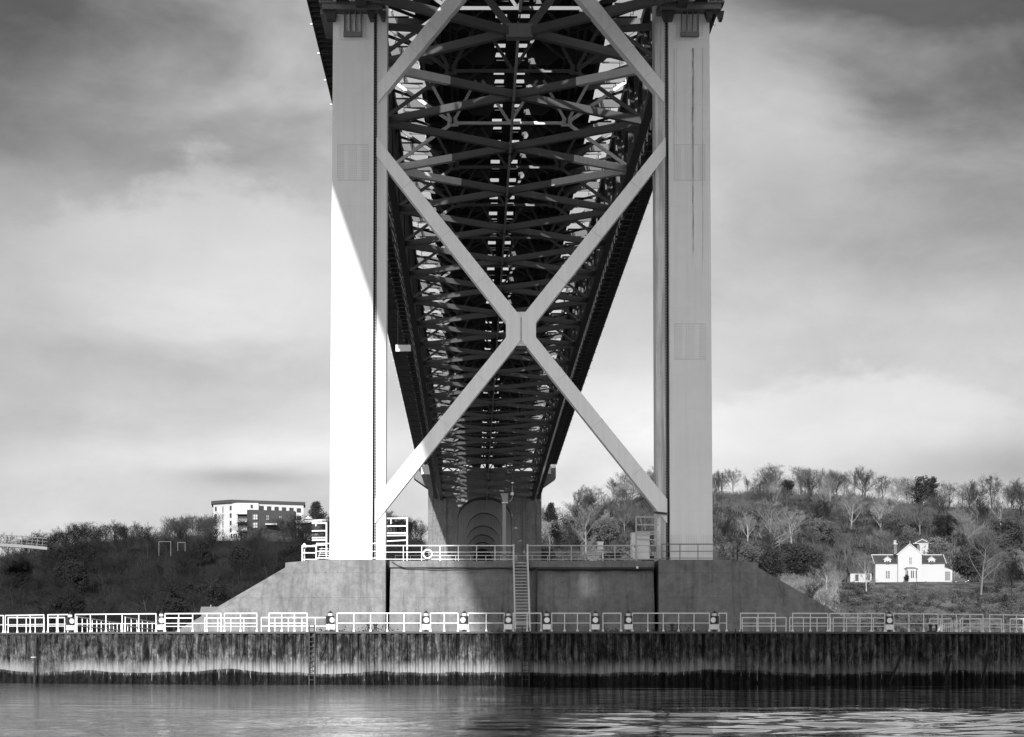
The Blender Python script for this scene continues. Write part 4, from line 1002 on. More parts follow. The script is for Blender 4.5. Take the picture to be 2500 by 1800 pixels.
tm = MB(); xs = [-700+i*7 for i in range(201)]; ys = [490+j*6 for j in range(100)]
tm.v = [(x, y, terrain(x, y)) for y in ys for x in xs]
nx = len(xs)
for j in range(len(ys)-1):
    for i in range(nx-1): tm.f.append((j*nx+i, j*nx+i+1, (j+1)*nx+i+1, (j+1)*nx+i))
g = tm.build('hillside', 'hill_ground', smooth=True); tag(g, 'wooded hillside rising behind the far shore', 'hill', kind='structure')
g.data.materials.append(MATS['grass']); g.data.materials.append(MATS['hill_dark'])
for pl in g.data.polygons:
    c = pl.center; p = CX+F*c.x/c.y
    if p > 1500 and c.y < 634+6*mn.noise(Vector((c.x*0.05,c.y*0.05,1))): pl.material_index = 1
    elif p < 1200: pl.material_index = 2  # left slope darkened in colour, as if under cloud

# ================================================================== TREES
def gen_bare(seed, h, spread=0.5, trunk_h=0.25, levels=4, stems=1, up=0.25):
    rnd = random.Random(seed); T = MB(); K = MB()
    def br(p, d, L, r, lv):
        nseg = (6 if stems == 1 else 4) if lv == 0 else (4 if lv == 1 else 3 if lv < 4 else 2); q = p; dd = d.copy()
        for i in range(nseg):
            j = 0.10 if lv == 0 else 0.20
            dd = (dd+Vector((rnd.uniform(-1,1),rnd.uniform(-1,1),rnd.uniform(-1,1)))*j+Vector((0,0,up*0.25 if lv else 0))).normalized()
            r2 = max(0.008, r*(1-0.55/nseg)); q2 = q+dd*(L/nseg)
            (T if lv < 2 else K).tube(q, q2, r, 5 if lv < 2 else 3, r2, cap=False)
            if lv < levels and (i > 0 or lv > 0):
                for _ in range(2):
                    a = rnd.uniform(0, 2*math.pi); o = dd.orthogonal().normalized(); o = Quaternion(dd, a) @ o
                    sp = spread*rnd.uniform(0.8,1.5)
                    nd = (dd+o*sp*1.6+Vector((0,0,up*0.6))).normalized()
                    f = rnd.uniform(0.42,0.66)*(1-0.35*i/nseg if lv else 1.0-0.45*i/nseg)
                    br(q2, nd, L*f*(1.25 if lv == 0 else 1), max(0.009, r2*0.5), lv+1)
            q = q2; r = r2
    for s in range(stems):
        k = 0.06 if stems == 1 else 0.55
        d = Vector((rnd.uniform(-1,1)*k, rnd.uniform(-1,1)*k, 1)).normalized()
        br(Vector((rnd.uniform(-.6,.6)*(stems>1), rnd.uniform(-.6,.6)*(stems>1), -0.5)), d, h*(0.72 if stems == 1 else 0.7), h*(0.017 if stems == 1 else 0.009), 0)
    zmax = sorted(v[2] for v in K.v)[-20]
    s = h/zmax
    for M in (T, K): M.v = [(x*s, y*s, z*s) for x, y, z in M.v]
    return T, K
def gen_leafy(seed, h, w, nclump, leaf=0.30, conif=False, ivy=False):
    rnd = random.Random(seed); T = MB(); K = MB()
    T.tube((0,0,-0.5),(0,0,h*0.45),h*0.022,6,h*0.014); 
    T.tube((0,0,h*0.45),(0.2,0.1,h*0.9),h*0.014,5,0.03)
    for c in range(nclump):
        if conif:
            z = h*rnd.uniform(0.15,1.0); rr = w*(1-z/h)*1.15+0.3; a = rnd.uniform(0,6.28); r_ = rr*rnd.uniform(0.35,1)
            cc = Vector((r_*math.cos(a), r_*math.sin(a), z)); cr = 0.5+0.06*h
        elif ivy:
            z = h*rnd.uniform(0.1,0.95); a = rnd.uniform(0,6.28); r_ = w*rnd.uniform(0.1,1)*(0.4+0.6*math.sin(z/h*3.0)); cc = Vector((r_*math.cos(a), r_*math.sin(a), z)); cr = h*0.07
        else:
            while True:
                q = Vector((rnd.uniform(-1,1),rnd.uniform(-1,1),rnd.uniform(-1,1)))
                if 0.25 < q.length < 1: break
            cc = Vector((q.x*w, q.y*w, h*0.60+q.z*h*0.38)); cr = h*rnd.uniform(0.07,0.14)
        if c % 3 == 0: T.tube((0,0,cc.z*0.6), cc, 0.06, 4, 0.02, cap=False)
        for _ in range(34):
            d = Vector((rnd.gauss(0,1),rnd.gauss(0,1),rnd.gauss(0,0.8))).normalized()*cr*rnd.uniform(0.5,1.1); p = cc+d
            a = Vector((rnd.uniform(-1,1),rnd.uniform(-1,1),rnd.uniform(-0.5,0.9))).normalized()*leaf; b = a.orthogonal().normalized()*leaf*0.7
            K._add([p-a, p+b*0.7, p+a, p-b*0.7], [(0,1,2,3)])
    return T, K
PROTO = {}
def proto(key, name, TK, mt, mk, nm2='crown'):
    T, K = TK
    for nm, M, mat in (('trunk', T, mt), (nm2, K, mk)):
        me = bpy.data.meshes.new(name+'_'+nm); me.from_pydata(M.v, [], M.f); me.update(); me.materials.append(MATS[mat])
        PROTO.setdefault(key, []).append((nm, me))
ncount = [0]
def plant(key, name, x, y, z, s, rz, label, cat, group=None, sx=1.0):
    o = bpy.data.objects.new(name, None); C.objects.link(o); o.location = (x,y,z); o.rotation_euler = (0,0,rz); o.scale = (s*sx,s*sx,s)
    tag(o, label, cat, group)
    for nm, me in PROTO[key]:
        c = bpy.data.objects.new(nm, me); C.objects.link(c); c.parent = o
    ncount[0] += 1
    return o
bare_args = [(11,10,0.50,0.25,4,1,0.30),(23,10,0.42,0.25,4,1,0.40),(37,10,0.60,0.25,4,1,0.20),(41,10,0.34,0.25,4,1,0.50)]
bare_meshes = [gen_bare(*a) for a in bare_args]
shrub_meshes = [gen_bare(101+i,10,0.42,0.2,3,7,0.35) for i in range(3)]
for tone in ('pale','grey','dark'):
    for i, tk in enumerate(bare_meshes): proto('bare_%s%d' % (tone,i), 'bare_tree', tk, 'bark_'+tone, 'twig_'+tone)
    for i, tk in enumerate(shrub_meshes): proto('shrub_%s%d' % (tone,i), 'thicket', tk, 'bark_'+tone, 'twig_'+tone)
for i in range(3):
    tk = gen_leafy(200+i, 10, 4.2, 110); proto('ever_dark%d' % i,'evergreen',tk,'bark_dark','leaf_dark'); proto('ever_grey%d' % i,'evergreen',tk,'bark_dark','leaf_grey'); proto('ever_deep%d' % i,'evergreen',tk,'bark_dark','leaf_deep')
proto('conif0','conifer',gen_leafy(301,10,3.4,120,0.26,conif=True),'bark_dark','leaf_dark')
for i in range(2): proto('ivy%d' % i,'ivy_tree',gen_leafy(310+i,10,2.3,70,0.28,ivy=True),'bark_dark','leaf_dark')
def at(px, D, dz_=0): x = XW(px, D); return x, D, terrain(x, D)+dz_
rnd = random.Random(77)
# skyline trees on the right hill, each told apart
SKY = [(1700,1165,'grey',0,0.9,'just left of the right leg, mostly behind it'),(1755,1150,'grey',1,0.8,'first on the ridge right of the right leg'),(1790,1141,'grey',0,1.0,'spreading, second on the ridge right of the leg'),
 (1825,1160,'grey',3,0.7,'thin one between two spreading crowns on the ridge'),(1862,1138,'grey',2,0.9,'one of a tall pair near the ridge centre, left one'),(1895,1128,'grey',0,1.0,'tallest on the ridge, with wide crown'),
 (1955,1138,'grey',1,0.95,'broad fan shaped crown on the ridge'),(1975,1146,'grey',2,0.8,'narrow, tucked against the broad fan shaped crown'),(2002,1141,'grey',3,0.8,'slim upright on the ridge left of the gap of bright sky'),
 (2035,1144,'grey',3,0.7,'slender with bright sky behind its stem'),(2062,1152,'grey',0,0.8,'small crown between slender ones'),(2085,1147,'grey',1,0.8,'upright in the close row on the ridge'),
 (2112,1146,'dark',1,0.9,'dense dark crown at the right end of the close row'),(2145,1180,'grey',0,0.8,'low and faint beside the close row'),(2190,1162,'grey',2,1.15,'lone umbrella shaped one on the ridge'),
 (2225,1176,'grey',0,0.8,'small, left of the ivy clad pair'),(2318,1172,'grey',0,1.1,'wide low fan right of the ivy clad pair'),(2350,1180,'grey',2,0.9,'low one next to the wide low fan'),
 (2368,1168,'dark',1,0.85,'small dark crown near the right end of the ridge'),(2422,1154,'dark',0,1.0,'round dense crown, tallest at the right end'),(2462,1182,'grey',0,0.9,'low one by the right edge'),(2497,1188,'grey',2,0.9,'cut by the right edge')]
for px, top, tone, k, sx, lab in SKY:
    D = 785; x, y, z = at(px, D, -0.3); h = ZW(top, D)-z
    plant('bare_%s%d' % (tone,k), 'leafless_tree', x, y, z, h/10, rnd.uniform(0,6), 'leafless tree, '+lab, 'tree', 'leafless trees along the right ridge', sx*1.15)
for px, top, w, lab in ((2248,1160,1.1,'left and larger of the ivy clad pair on the ridge'),(2277,1163,0.8,'right and slimmer of the ivy clad pair on the ridge')):
    x, y, z = at(px, 780, -0.3); plant('ivy%d' % (px % 2), 'ivy_clad_tree', x, y, z, (ZW(top,780)-z)/10, 1, 'dark ivy covered tree, '+lab, 'tree', None, w)
x, y, z = at(1922,775); plant('ever_dark0','evergreen_bush',x,y,z,0.62,0,'dark round evergreen bush standing on the ridge below the tall bare trees','bush')
# named trees elsewhere
x, y, z = at(1345, 690); plant('conif0','conifer',XW(1345,690),690,ZW(1278,690),(ZW(1230,690)-ZW(1278,690))/10,0,'dark conifer right beside the concrete portal','tree',None,1.2)
plant('conif0','conifer',XW(772,880),880,ZW(1285,880),(ZW(1228,880)-ZW(1285,880))/10,2,'dark conifer between the hotel and the left leg','tree',None,1.5)
plant('bare_grey2','leafless_tree',XW(2395,560),560,ZW(1445,560),(ZW(1290,560)-ZW(1445,560))/10,1,'large grey leafless tree standing right of the white house','tree',None,1.1)
plant('bare_pale0','leafless_tree',XW(2115,575),575,ZW(1440,575),(ZW(1345,575)-ZW(1440,575))/10,2,'pale crooked leafless tree in front of the outbuilding left of the white house','tree')
plant('bare_dark3','leafless_tree',XW(2470,550),550,ZW(1460,550),(ZW(1350,550)-ZW(1460,550))/10,2,'leafless tree at the right edge below the wood','tree')
plant('ever_deep1','evergreen_bush',XW(2362,606),606,ZW(1425,606),0.75,0,'dark rounded evergreen right of the white house by the car','bush',None,0.8)
plant('ever_grey1','evergreen_bush',XW(2285,612),612,ZW(1395,612),0.95,0,'pale leaved evergreen behind the house, right of its tower','bush',None,0.9)
plant('bare_pale1','leafless_tree',XW(1430,600),600,ZW(1345,600),(ZW(1225,600)-ZW(1345,600))/10,1,'pale fan of bare branches on the hill behind the control box','tree',None,1.3)
plant('bare_pale0','leafless_tree',XW(1395,585),585,ZW(1385,585),(ZW(1290,585)-ZW(1385,585))/10,1,'pale low spreading tree beside the concrete portal','tree',None,1.3)
plant('bare_pale3','leafless_tree',XW(1888,730),730,ZW(1260,730),(ZW(1160,730)-ZW(1260,730))/10,1,'pale straight trunked leafless tree just below the ridge','tree',None,0.8)
plant('ever_grey0','evergreen_bush',XW(1830,560),560,ZW(1400,560),0.75,0,'pale leaved bush right of the pier corner beacon','bush')
for i, (px, row, D, h, key, lab) in enumerate([(2050,1425,590,4.2,'shrub_pale0','pale twiggy shrub at the left end of the outbuilding'),(2128,1432,592,2.6,'shrub_pale1','low pale shrub before the left wall of the white house'),
        (2070,1445,584,3.2,'shrub_grey2','grey twiggy shrub on the slope left of the lawn'),(2345,1400,622,6.5,'shrub_grey0','tall grey shrub behind the parked car'),(2440,1440,590,6.0,'shrub_grey1','grey thicket right of the large bare tree'),
        (2405,1470,565,3.0,'shrub_grey2','low grey shrub below the large bare tree'),(2160,1470,572,1.5,'ever_grey2','small pale leaved bush on the slope below the house')]):
    plant(key,'garden_shrub',XW(px,D),D,ZW(row,D)-0.3,h/10,i,lab,'bush',None,1.2)
# wood on the right hill
WOOD = []
def scatter(n, pxr, Dr, chooser, seed, group, label, hr, gap=None, near=17, mass_from=1e9):
    r_ = random.Random(seed); done = 0; tries = 0; pts = []
    while done < n and tries < n*60:
        tries += 1; px = r_.uniform(*pxr); D = r_.uniform(*Dr)
        if gap and gap(px, D): continue
        x = XW(px, D)
        if any((x-a)**2+(D-b)**2 < near for a, b in pts): continue
        key, nm, sx = chooser(r_, px, D); pts.append((x, D))
        z = terrain(x, D); h = r_.uniform(*hr)
        if D > mass_from and nm == 'leafless_tree': WOOD.append((key, x, D, z-0.3, h/10, r_.uniform(0,6.28), sx*r_.uniform(0.9,1.2))); done += 1; continue
        plant(key, nm, x, D, z-0.3, h/10, r_.uniform(0,6.28), label if nm == 'leafless_tree' else label.replace('leafless tree','evergreen tree'), 'tree', group if nm == 'leafless_tree' else group.replace('leafless','evergreen'), sx*r_.uniform(0.9,1.2))
        done += 1
def ch_r(r_, px, D):
    u = r_.random()*(1 if D < 715 else 0.78)+(0 if D < 715 else 0.22)
    if u < 0.13: return 'ever_dark%d' % r_.randrange(3), 'evergreen_tree', 0.9
    if u < 0.22: return 'ever_grey%d' % r_.randrange(3), 'evergreen_tree', 0.9
    if u < 0.60: return 'bare_grey%d' % r_.randrange(4), 'leafless_tree', 1.25
    if u < 0.78: return 'bare_dark%d' % r_.randrange(4), 'leafless_tree', 1.25
    return 'bare_pale%d' % r_.randrange(4), 'leafless_tree', 1.25
def gap_r(px, D):
    if 585 < D < 628 and 2060 < px < 2350: return True
    if D < 600 and 2020 < px < 2410: return True
    if px > 2030 and D < 600: return True
    if D < 560 and px > 1880: return True
    if D < 1.0*575 and 1600 < px: return px > 1990
    return False
scatter(150, (1315,2540), (560,772), ch_r, 5, 'leafless trees in the wood on the right hillside', 'leafless tree in the wood covering the right hillside', (8,13), lambda p,D: gap_r(p,D) or (p > 1500 and D > 765) )
scatter(48, (1310,2020), (532,600), lambda r_, p, D: ('bare_pale%d' % r_.randrange(4), 'leafless_tree', 1.25) if r_.random() < 0.6 else ch_r(r_, p, D), 8, 'leafless trees on the bank right of the pier', 'leafless tree on the bank right of the concrete pier', (5,9))
def ch_l(r_, px, D):  # left wood: cloud shade put into the darker tree tones
    u = r_.random()
    if u < 0.13 and D < 760: return 'ever_deep%d' % r_.randrange(3), 'evergreen_tree', 0.9
    if D > 800 and 300 < px < 560: return 'bare_grey%d' % r_.randrange(4), 'leafless_tree', 1.2
    return 'bare_dark%d' % r_.randrange(4), 'leafless_tree', 1.25
scatter(150, (-60,1035), (575,850), ch_l, 9, 'leafless trees in the dark wood on the left hillside', 'leafless tree in the dark wood covering the left hillside', (8,13), mass_from=640)
scatter(46, (60,1030), (825,872), ch_l, 19, 'leafless trees on the left ridge', 'leafless tree on the skyline of the left hill', (9,12), lambda p, D: 515 < p < 790, 9, 0)
scatter(26, (1690,2540), (788,830), lambda r_, p, D: ('bare_%s%d' % (r_.choice(('grey','dark')), r_.randrange(4)), 'leafless_tree', 1.2), 29, 'leafless trees standing behind the right ridge', 'leafless tree standing behind the crest of the right ridge', (9,12.5), None, 9)

scatter(24, (1385,1660), (735,775), ch_r, 61, 'leafless trees on the hilltop left of the right leg', 'leafless tree on the rounded hilltop left of the right leg', (7,11), None, 12)
import numpy as np
def merge_wood(name, label, items, mat):
    V = []; Fq = []; off = 0
    for key, x, y, z, s_, rz, sx in items:
        for nm, me in PROTO[key]:
            n = len(me.vertices); a = np.empty(n*3, dtype=np.float32); me.vertices.foreach_get('co', a); a = a.reshape(-1,3)
            f = np.empty(len(me.loops), dtype=np.int32); me.loops.foreach_get('vertex_index', f)
            c_, s2 = math.cos(rz), math.sin(rz); b = np.empty_like(a); k = s_*sx
            b[:,0] = (a[:,0]*c_-a[:,1]*s2)*k+x; b[:,1] = (a[:,0]*s2+a[:,1]*c_)*k+y; b[:,2] = a[:,2]*s_+z
            V.append(b); Fq.append(f+off); off += n
    V = np.concatenate(V); Fq = np.concatenate(Fq); me = bpy.data.meshes.new(name); nf = len(Fq)//4
    me.vertices.add(len(V)); me.vertices.foreach_set('co', V.ravel()); me.loops.add(len(Fq)); me.loops.foreach_set('vertex_index', Fq)
    me.polygons.add(nf); me.polygons.foreach_set('loop_start', np.arange(0, len(Fq), 4, dtype=np.int32)); me.update(calc_edges=True); me.materials.append(MATS[mat])
    o = bpy.data.objects.new(name, me); C.objects.link(o); tag(o, label, 'wood', kind='stuff')
merge_wood('wood', 'far dark leafless wood on the upper left hillside', [w for w in WOOD if 'dark' in w[0]], 'twig_dark')
merge_wood('wood', 'greyer leafless wood on the left skyline beside the hotel', [w for w in WOOD if 'grey' in w[0]], 'twig_grey')
# undergrowth: one mass each side
def thicket_mass(name, label, n, pxr, Dr, hr, mat, seed, excl=None):
    r_ = random.Random(seed); b = MB(); k = 0
    while k < n:
        px = r_.uniform(*pxr); D = r_.uniform(*Dr)
        if excl and excl(px, D): continue
        x = XW(px, D); z = terrain(x, D); k += 1; h = r_.uniform(*hr)*(0.5+mn.noise(Vector((x*0.06,D*0.06,5)))+0.5)
        for _ in range(7):
            q = Vector((x+r_.uniform(-1.3,1.3), D+r_.uniform(-1.3,1.3), z-0.2)); d = Vector((r_.gauss(0,0.35), r_.gauss(0,0.35), 1)).normalized(); w = 0.035
            L = h*r_.uniform(0.5,1.1); m_ = q+d*L*0.55; e2 = m_+(d+Vector((r_.gauss(0,0.5),r_.gauss(0,0.5),0))).normalized()*L*0.45
            b._add([(q.x-w,q.y,q.z),(q.x+w,q.y,q.z),(m_.x+w*0.7,m_.y,m_.z),(m_.x-w*0.7,m_.y,m_.z),(e2.x,e2.y,e2.z)], [(0,1,2,3),(3,2,4)])
            for _k in range(2):
                s2 = m_+Vector((r_.gauss(0,0.6),r_.gauss(0,0.6),r_.uniform(0.1,0.9)))*L*0.3
                b._add([(m_.x-0.03,m_.y,m_.z),(m_.x+0.03,m_.y,m_.z),(s2.x,s2.y,s2.z)], [(0,1,2)])
    tag(b.build(name, mat), label, 'undergrowth', kind='stuff')
ex = lambda p, D: (2020 < p < 2400 and 588 < D < 634)
thicket_mass('scrub', 'grey bare scrub between the trees on the right hillside', 5200, (1305,2560), (560,780), (1.5,3.8), 'twig_grey', 31, lambda p, D: ex(p,D) or (p > 1990 and D < 600))
thicket_mass('pale_scrub', 'pale dry scrub on the bank right of the pier', 3400, (1305,2040), (525,605), (2.0,4.5), 'twig_pale', 32)
thicket_mass('rough_grass', 'rough tufted grass and bramble on the slope below the white house', 3600, (1850,2560), (512,585), (0.3,0.9), 'twig_grey', 33)
thicket_mass('dark_scrub', 'dark scrub between the trees on the left hillside', 5200, (-80,1040), (560,850), (2.0,4.5), 'twig_dark', 34)  # twig tone includes the left hill's cloud shade
def leaf_mass(name, label, n, pxr, Dr, mat, seed, excl=None, size=(0.8,2.2)):
    r_ = random.Random(seed); b = MB(); k = 0
    while k < n:
        px = r_.uniform(*pxr); D = r_.uniform(*Dr)
        if excl and excl(px, D): continue
        x = XW(px, D); z = terrain(x, D); k += 1; s = r_.uniform(*size)
        for _ in range(40):
            p = Vector((x+r_.gauss(0,0.5)*s, D+r_.gauss(0,0.5)*s, z+abs(r_.gauss(0,0.6))*s)); a = Vector((r_.uniform(-1,1),r_.uniform(-1,1),r_.uniform(-0.3,1))).normalized()*0.2; c = a.orthogonal().normalized()*0.15
            b._add([p-a,p+c,p+a,p-c], [(0,1,2,3)])
    tag(b.build(name, mat), label, 'undergrowth', kind='stuff')
thicket_mass('ridge_scrub', 'dark bare scrub along the left skyline', 2600, (-60,1030), (815,868), (3.0,6.0), 'twig_dark', 51, lambda p, D: 515 < p < 790)
thicket_mass('crest_scrub', 'low grey scrub along the crest of the right ridge', 2700, (1380,2550), (745,795), (0.8,2.8), 'twig_grey', 52)
leaf_mass('bramble', 'dark bramble and ivy clumps on the right hillside', 620, (1310,2550), (530,770), 'leaf_dark', 41, lambda p, D: ex(p,D))
leaf_mass('ivy_ground_cover', 'dark ivy ground cover on the left hillside', 620, (-60,1040), (560,850), 'leaf_deep', 42)  # leaf tone darkened for the same cloud shade
leaf_mass('low_bramble', 'dark low bramble on the slope below and beside the white house', 330, (1900,2560), (520,588), 'leaf_dark', 47, lambda p, D: D > 575 and 2130 < p < 2330, (0.5,1.5))
leaf_mass('gorse', 'mid grey gorse clumps below the white house', 230, (1860,2550), (518,580), 'leaf_grey', 43, None, (0.5,1.4))

# ================================================================== WHITE HOUSE
def gable(b, x0, x1, y0, y1, z0, z1, zp):   # gable facing the viewer
    b.prism([(x0,z0),(x1,z0),(x1,z1),((x0+x1)/2,zp),(x0,z1)], y0, y1)
def house():
    D = 602.0; X = lambda p: XW(p, D); Z = lambda q: ZW(q, D)
    root = thing('white_house', 'white gabled house with small tower and grey slate roofs on the lawn', 'house', (X(2222), D, Z(1424)))
    yb = D+9
    w = MB(); z0 = Z(1432)
    w.box(X(2139),X(2192.5),D+1.0,yb,z0,Z(1375)); w.box(X(2250.5),X(2308),D+1.0,yb,z0,Z(1375)); gable(w, X(2192.5),X(2250.5),D,yb+1,z0,Z(1352),Z(1331))
    w.build('wall','house_white',root)
    for a, c in ((2139,2192.4),(2250.6,2308)):
        r_ = MB().prismx([(D+0.6,Z(1376)),(D+0.6,Z(1374)),(D+4.6,Z(1353.5)),(yb+0.4,Z(1374)),(yb+0.4,Z(1376))], X(a)-0.4, X(c)+ (0.3 if a > 2200 else 0)).build('roof','slate',root)
        MB().box(X(a)-0.4,X(c)+0.0,D+4.45,D+4.75,Z(1354),Z(1352)).build('ridge','house_white',r_)
        MB().beam((X(a)-0.45,D+0.55,Z(1375.5)),(X(a)-0.45,D+4.6,Z(1352.8)),0.2,0.3).build('bargeboard','house_white',r_) if a < 2200 else MB().beam((X(c)+0.35,D+0.55,Z(1375.5)),(X(c)+0.35,D+4.6,Z(1352.8)),0.2,0.3).build('bargeboard','house_white',r_)
    # main gable roof
    xm = X(2221.5); ze = Z(1353); zp = Z(1329)
    for sg, xe in ((-1, X(2192.5)),(1, X(2250.5))):
        MB().prism([(xe+sg*0.35,ze-0.35),(xe+sg*0.35,ze-0.12),(xm,zp+0.16),(xm,zp-0.06)] if sg < 0 else [(xm,zp-0.06),(xm,zp+0.16),(xe+sg*0.35,ze-0.12),(xe+sg*0.35,ze-0.35)], D+0.15, yb+1.3).build('roof','slate',root)
        MB().beam((xe+sg*0.4,D-0.05,ze-0.25),(xm+sg*0.003,D-0.05,zp+0.1),0.25,0.28,(0,1,0)).build('bargeboard','house_white',root)
    MB().tube((xm,D,zp),(xm,D,Z(1321)),0.07,6).build('finial','house_white',root)
    # tower
    ty = D+9.5; tx0, tx1 = XW(2243.5,ty), XW(2266.5,ty)
    tw = MB().box(tx0,tx1,ty,ty+2.6,z0,Z(1322)).build('tower','house_white',root)
    gb = MB(); gb.prism([(tx0-1.5,Z(1323.5)),(tx1+0.5,Z(1323.5)),((tx0+tx1)/2-0.4,Z(1313))],ty+0.1,ty+2.9); gb.build('tower_roof','slate',tw)
    for p, q in (((tx0-1.6,Z(1324)),((tx0+tx1)/2-0.4,Z(1312.5))),((tx1+0.7,Z(1324)),((tx0+tx1)/2-0.4,Z(1312.5))),((tx0-1.3,Z(1323)),(tx1+0.5,Z(1323)))):
        MB().beam((p[0],ty-0.1,p[1]),(q[0],ty-0.1,q[1]),0.2,0.26,(0,1,0)).build('bargeboard','house_white',tw)
    MB().box(XW(2238,ty),XW(2245,ty),ty-0.6,ty+0.5,Z(1345),Z(1327)).build('chimney','chimney_stone',root)
    ch = MB().box(X(2187.5),X(2195),D+3,D+4.2,Z(1352),Z(1328)).build('chimney','chimney_stone',root)
    MB().box(X(2186),X(2196.5),D+2.8,D+4.4,Z(1328),Z(1326)).build('cap','house_white',ch)
    for p in (2189.5,2193): MB().lathe((X(p),D+3.6,Z(1326)),[(0.17,0),(0.14,0.7),(0.18,0.75),(0.18,0.9)],8).build('chimney_pot','house_white',ch)
    # dormers
    for p in (2168.5, 2276.5):
        d_ = MB(); gable(d_, X(p-8),X(p+8),D+0.95,D+3.4,Z(1378),Z(1366),Z(1360)); d_ = d_.build('dormer','house_white',root)
        for sg in (-1, 1): MB().prism([(X(p)+sg*1.1,Z(1367.6)),(X(p)+sg*1.1,Z(1366.2)),(X(p),Z(1358.6)),(X(p),Z(1360))][::(1 if sg<0 else -1)],D+0.85,D+3.6).build('roof','slate' if False else 'house_white',d_)
        MB().tube((X(p),D+0.9,Z(1359)),(X(p),D+0.9,Z(1356)),0.05,5).build('finial','house_white',d_)
        for s in (-2.6, 2.6): MB().box(X(p+s)-0.2,X(p+s)+0.2,D+0.92,D+0.95,Z(1378),Z(1369)).build('window','glass',d_)
    def win(p0, p1, q0, q1, y):
        wn = MB().box(X(p0),X(p1),y-0.04,y,Z(q1),Z(q0)).build('window','glass',root)
        m = MB(); m.box((X(p0)+X(p1))/2-0.04,(X(p0)+X(p1))/2+0.04,y-0.07,y-0.04,Z(q1),Z(q0)); m.box(X(p0),X(p1),y-0.075,y-0.045,(Z(q0)+Z(q1))/2-0.03,(Z(q0)+Z(q1))/2+0.03); m.build('glazing_bar','house_white',wn)
        MB().box(X(p0)-0.1,X(p1)+0.1,y-0.12,y,Z(q1)-0.1,Z(q1)).build('sill','house_white',wn)
    win(2164.5,2168,1394,1412,D+1.0); win(2170,2173.5,1394,1412,D+1.0); win(2219.8,2222,1361,1377,D); win(2223.3,2225.6,1361,1377,D)
    # bay window
    bx = MB(); by = D-1.1; bx._add([(X(2210),D,z0),(X(2213.5),by,z0),(X(2235),by,z0),(X(2239),D,z0),(X(2210),D,Z(1389)),(X(2213.5),by,Z(1389)),(X(2235),by,Z(1389)),(X(2239),D,Z(1389))],[(0,1,5,4),(1,2,6,5),(2,3,7,6),(4,5,6,7)])
    bay = bx.build('bay','house_white',root)
    MB()._add([(X(2206),D,Z(1389)),(X(2212),by-0.2,Z(1389)),(X(2236),by-0.2,Z(1389)),(X(2242),D,Z(1389)),(X(2213),D,Z(1384.5)),(X(2232),D,Z(1384.5))],[(0,1,4),(1,2,5,4),(2,3,5),(3,2,1,0)]).build('bay_roof','platform_grey',bay)
    for a, c in ((2222,2224.5),(2226.5,2229.2)): MB().box(X(a),X(c),by-0.04,by,Z(1412),Z(1394)).build('window','glass',bay)
    for a, c in ((2213,2215),(2233.8,2235.8)): MB().box(X(a),X(c),by-0.04,by,Z(1412),Z(1394)).build('window','glass',bay)
    # conservatory at right
    cs = MB().prism([(X(2309),z0),(X(2329),z0),(X(2329),Z(1391)),(X(2309),Z(1384))],D+2,D+7).build('conservatory','house_white',root)
    MB().prism([(X(2308.5),Z(1384)),(X(2330),Z(1391.3)),(X(2330),Z(1390)),(X(2308.5),Z(1381))],D+1.8,D+7.2).build('roof','slate',cs)
    for k in range(5): MB().box(X(2311.5+k*2.6),X(2313+k*2.6),D+1.96,D+2.0,Z(1417),Z(1395)).build('window','glass',cs)
house()
def shed(px0, px1, rows, D, name, label, wallm, roofm, wins=()):
    X = lambda p: XW(p, D); Z = lambda q: ZW(q, D); t = thing(name, label, 'building', (X((px0+px1)/2), D, Z(rows[2])))
    MB().box(X(px0),X(px1),D,D+5,Z(rows[2])-1.5,Z(rows[1])).build('wall',wallm,t)
    MB().prismx([(D-0.4,Z(rows[1])-0.05),(D-0.4,Z(rows[1])+0.1),(D+2.5,Z(rows[0])),(D+5.4,Z(rows[1])+0.1),(D+5.4,Z(rows[1])-0.05)],X(px0)-0.4,X(px1)+0.4).build('roof',roofm,t)
    for a, b_, c, d in wins: MB().box(X(a),X(b_),D-0.04,D,Z(d),Z(c)).build('window','glass',t)
    return t
shed(2076,2128,(1383,1399,1420),606,'outbuilding','low white outbuilding with dark roof left of the white house','house_white','slate',((2088,2096,1403,1419),(2112,2124,1402,1416)))
shed(2330,2350,(1378,1393,1404),640,'cottage','small dark roofed cottage behind the right end of the white house','platform_grey','slate',((2340,2345,1394,1400),))
# low shore building, left
t = shed(492,540,(1481,1497,1512),566,'shore_building','low pale building with grey roof at the foot of the left slope','platform_grey','platform_grey')
MB().box(XW(513,568),XW(516,568),568,568.6,ZW(1484,568),ZW(1477,568)).build('chimney','platform_grey',t)
# garden statue / urn and bush in front of house
x, z = XW(2232,598), ZW(1431,598)
tag(MB().lathe((x,598,z),[(0.3,0),(0.35,0.1),(0.12,0.3),(0.3,0.6),(0.34,0.9),(0.15,1.1)],10).build('garden_urn','house_white'),'pale stone urn on the lawn in front of the bay window','garden urn')
plant('ever_dark1','garden_shrub',XW(2213,598.5),598.5,ZW(1424,598),0.24,0,'small dark shrub on the lawn by the bay window','bush',None,0.7)
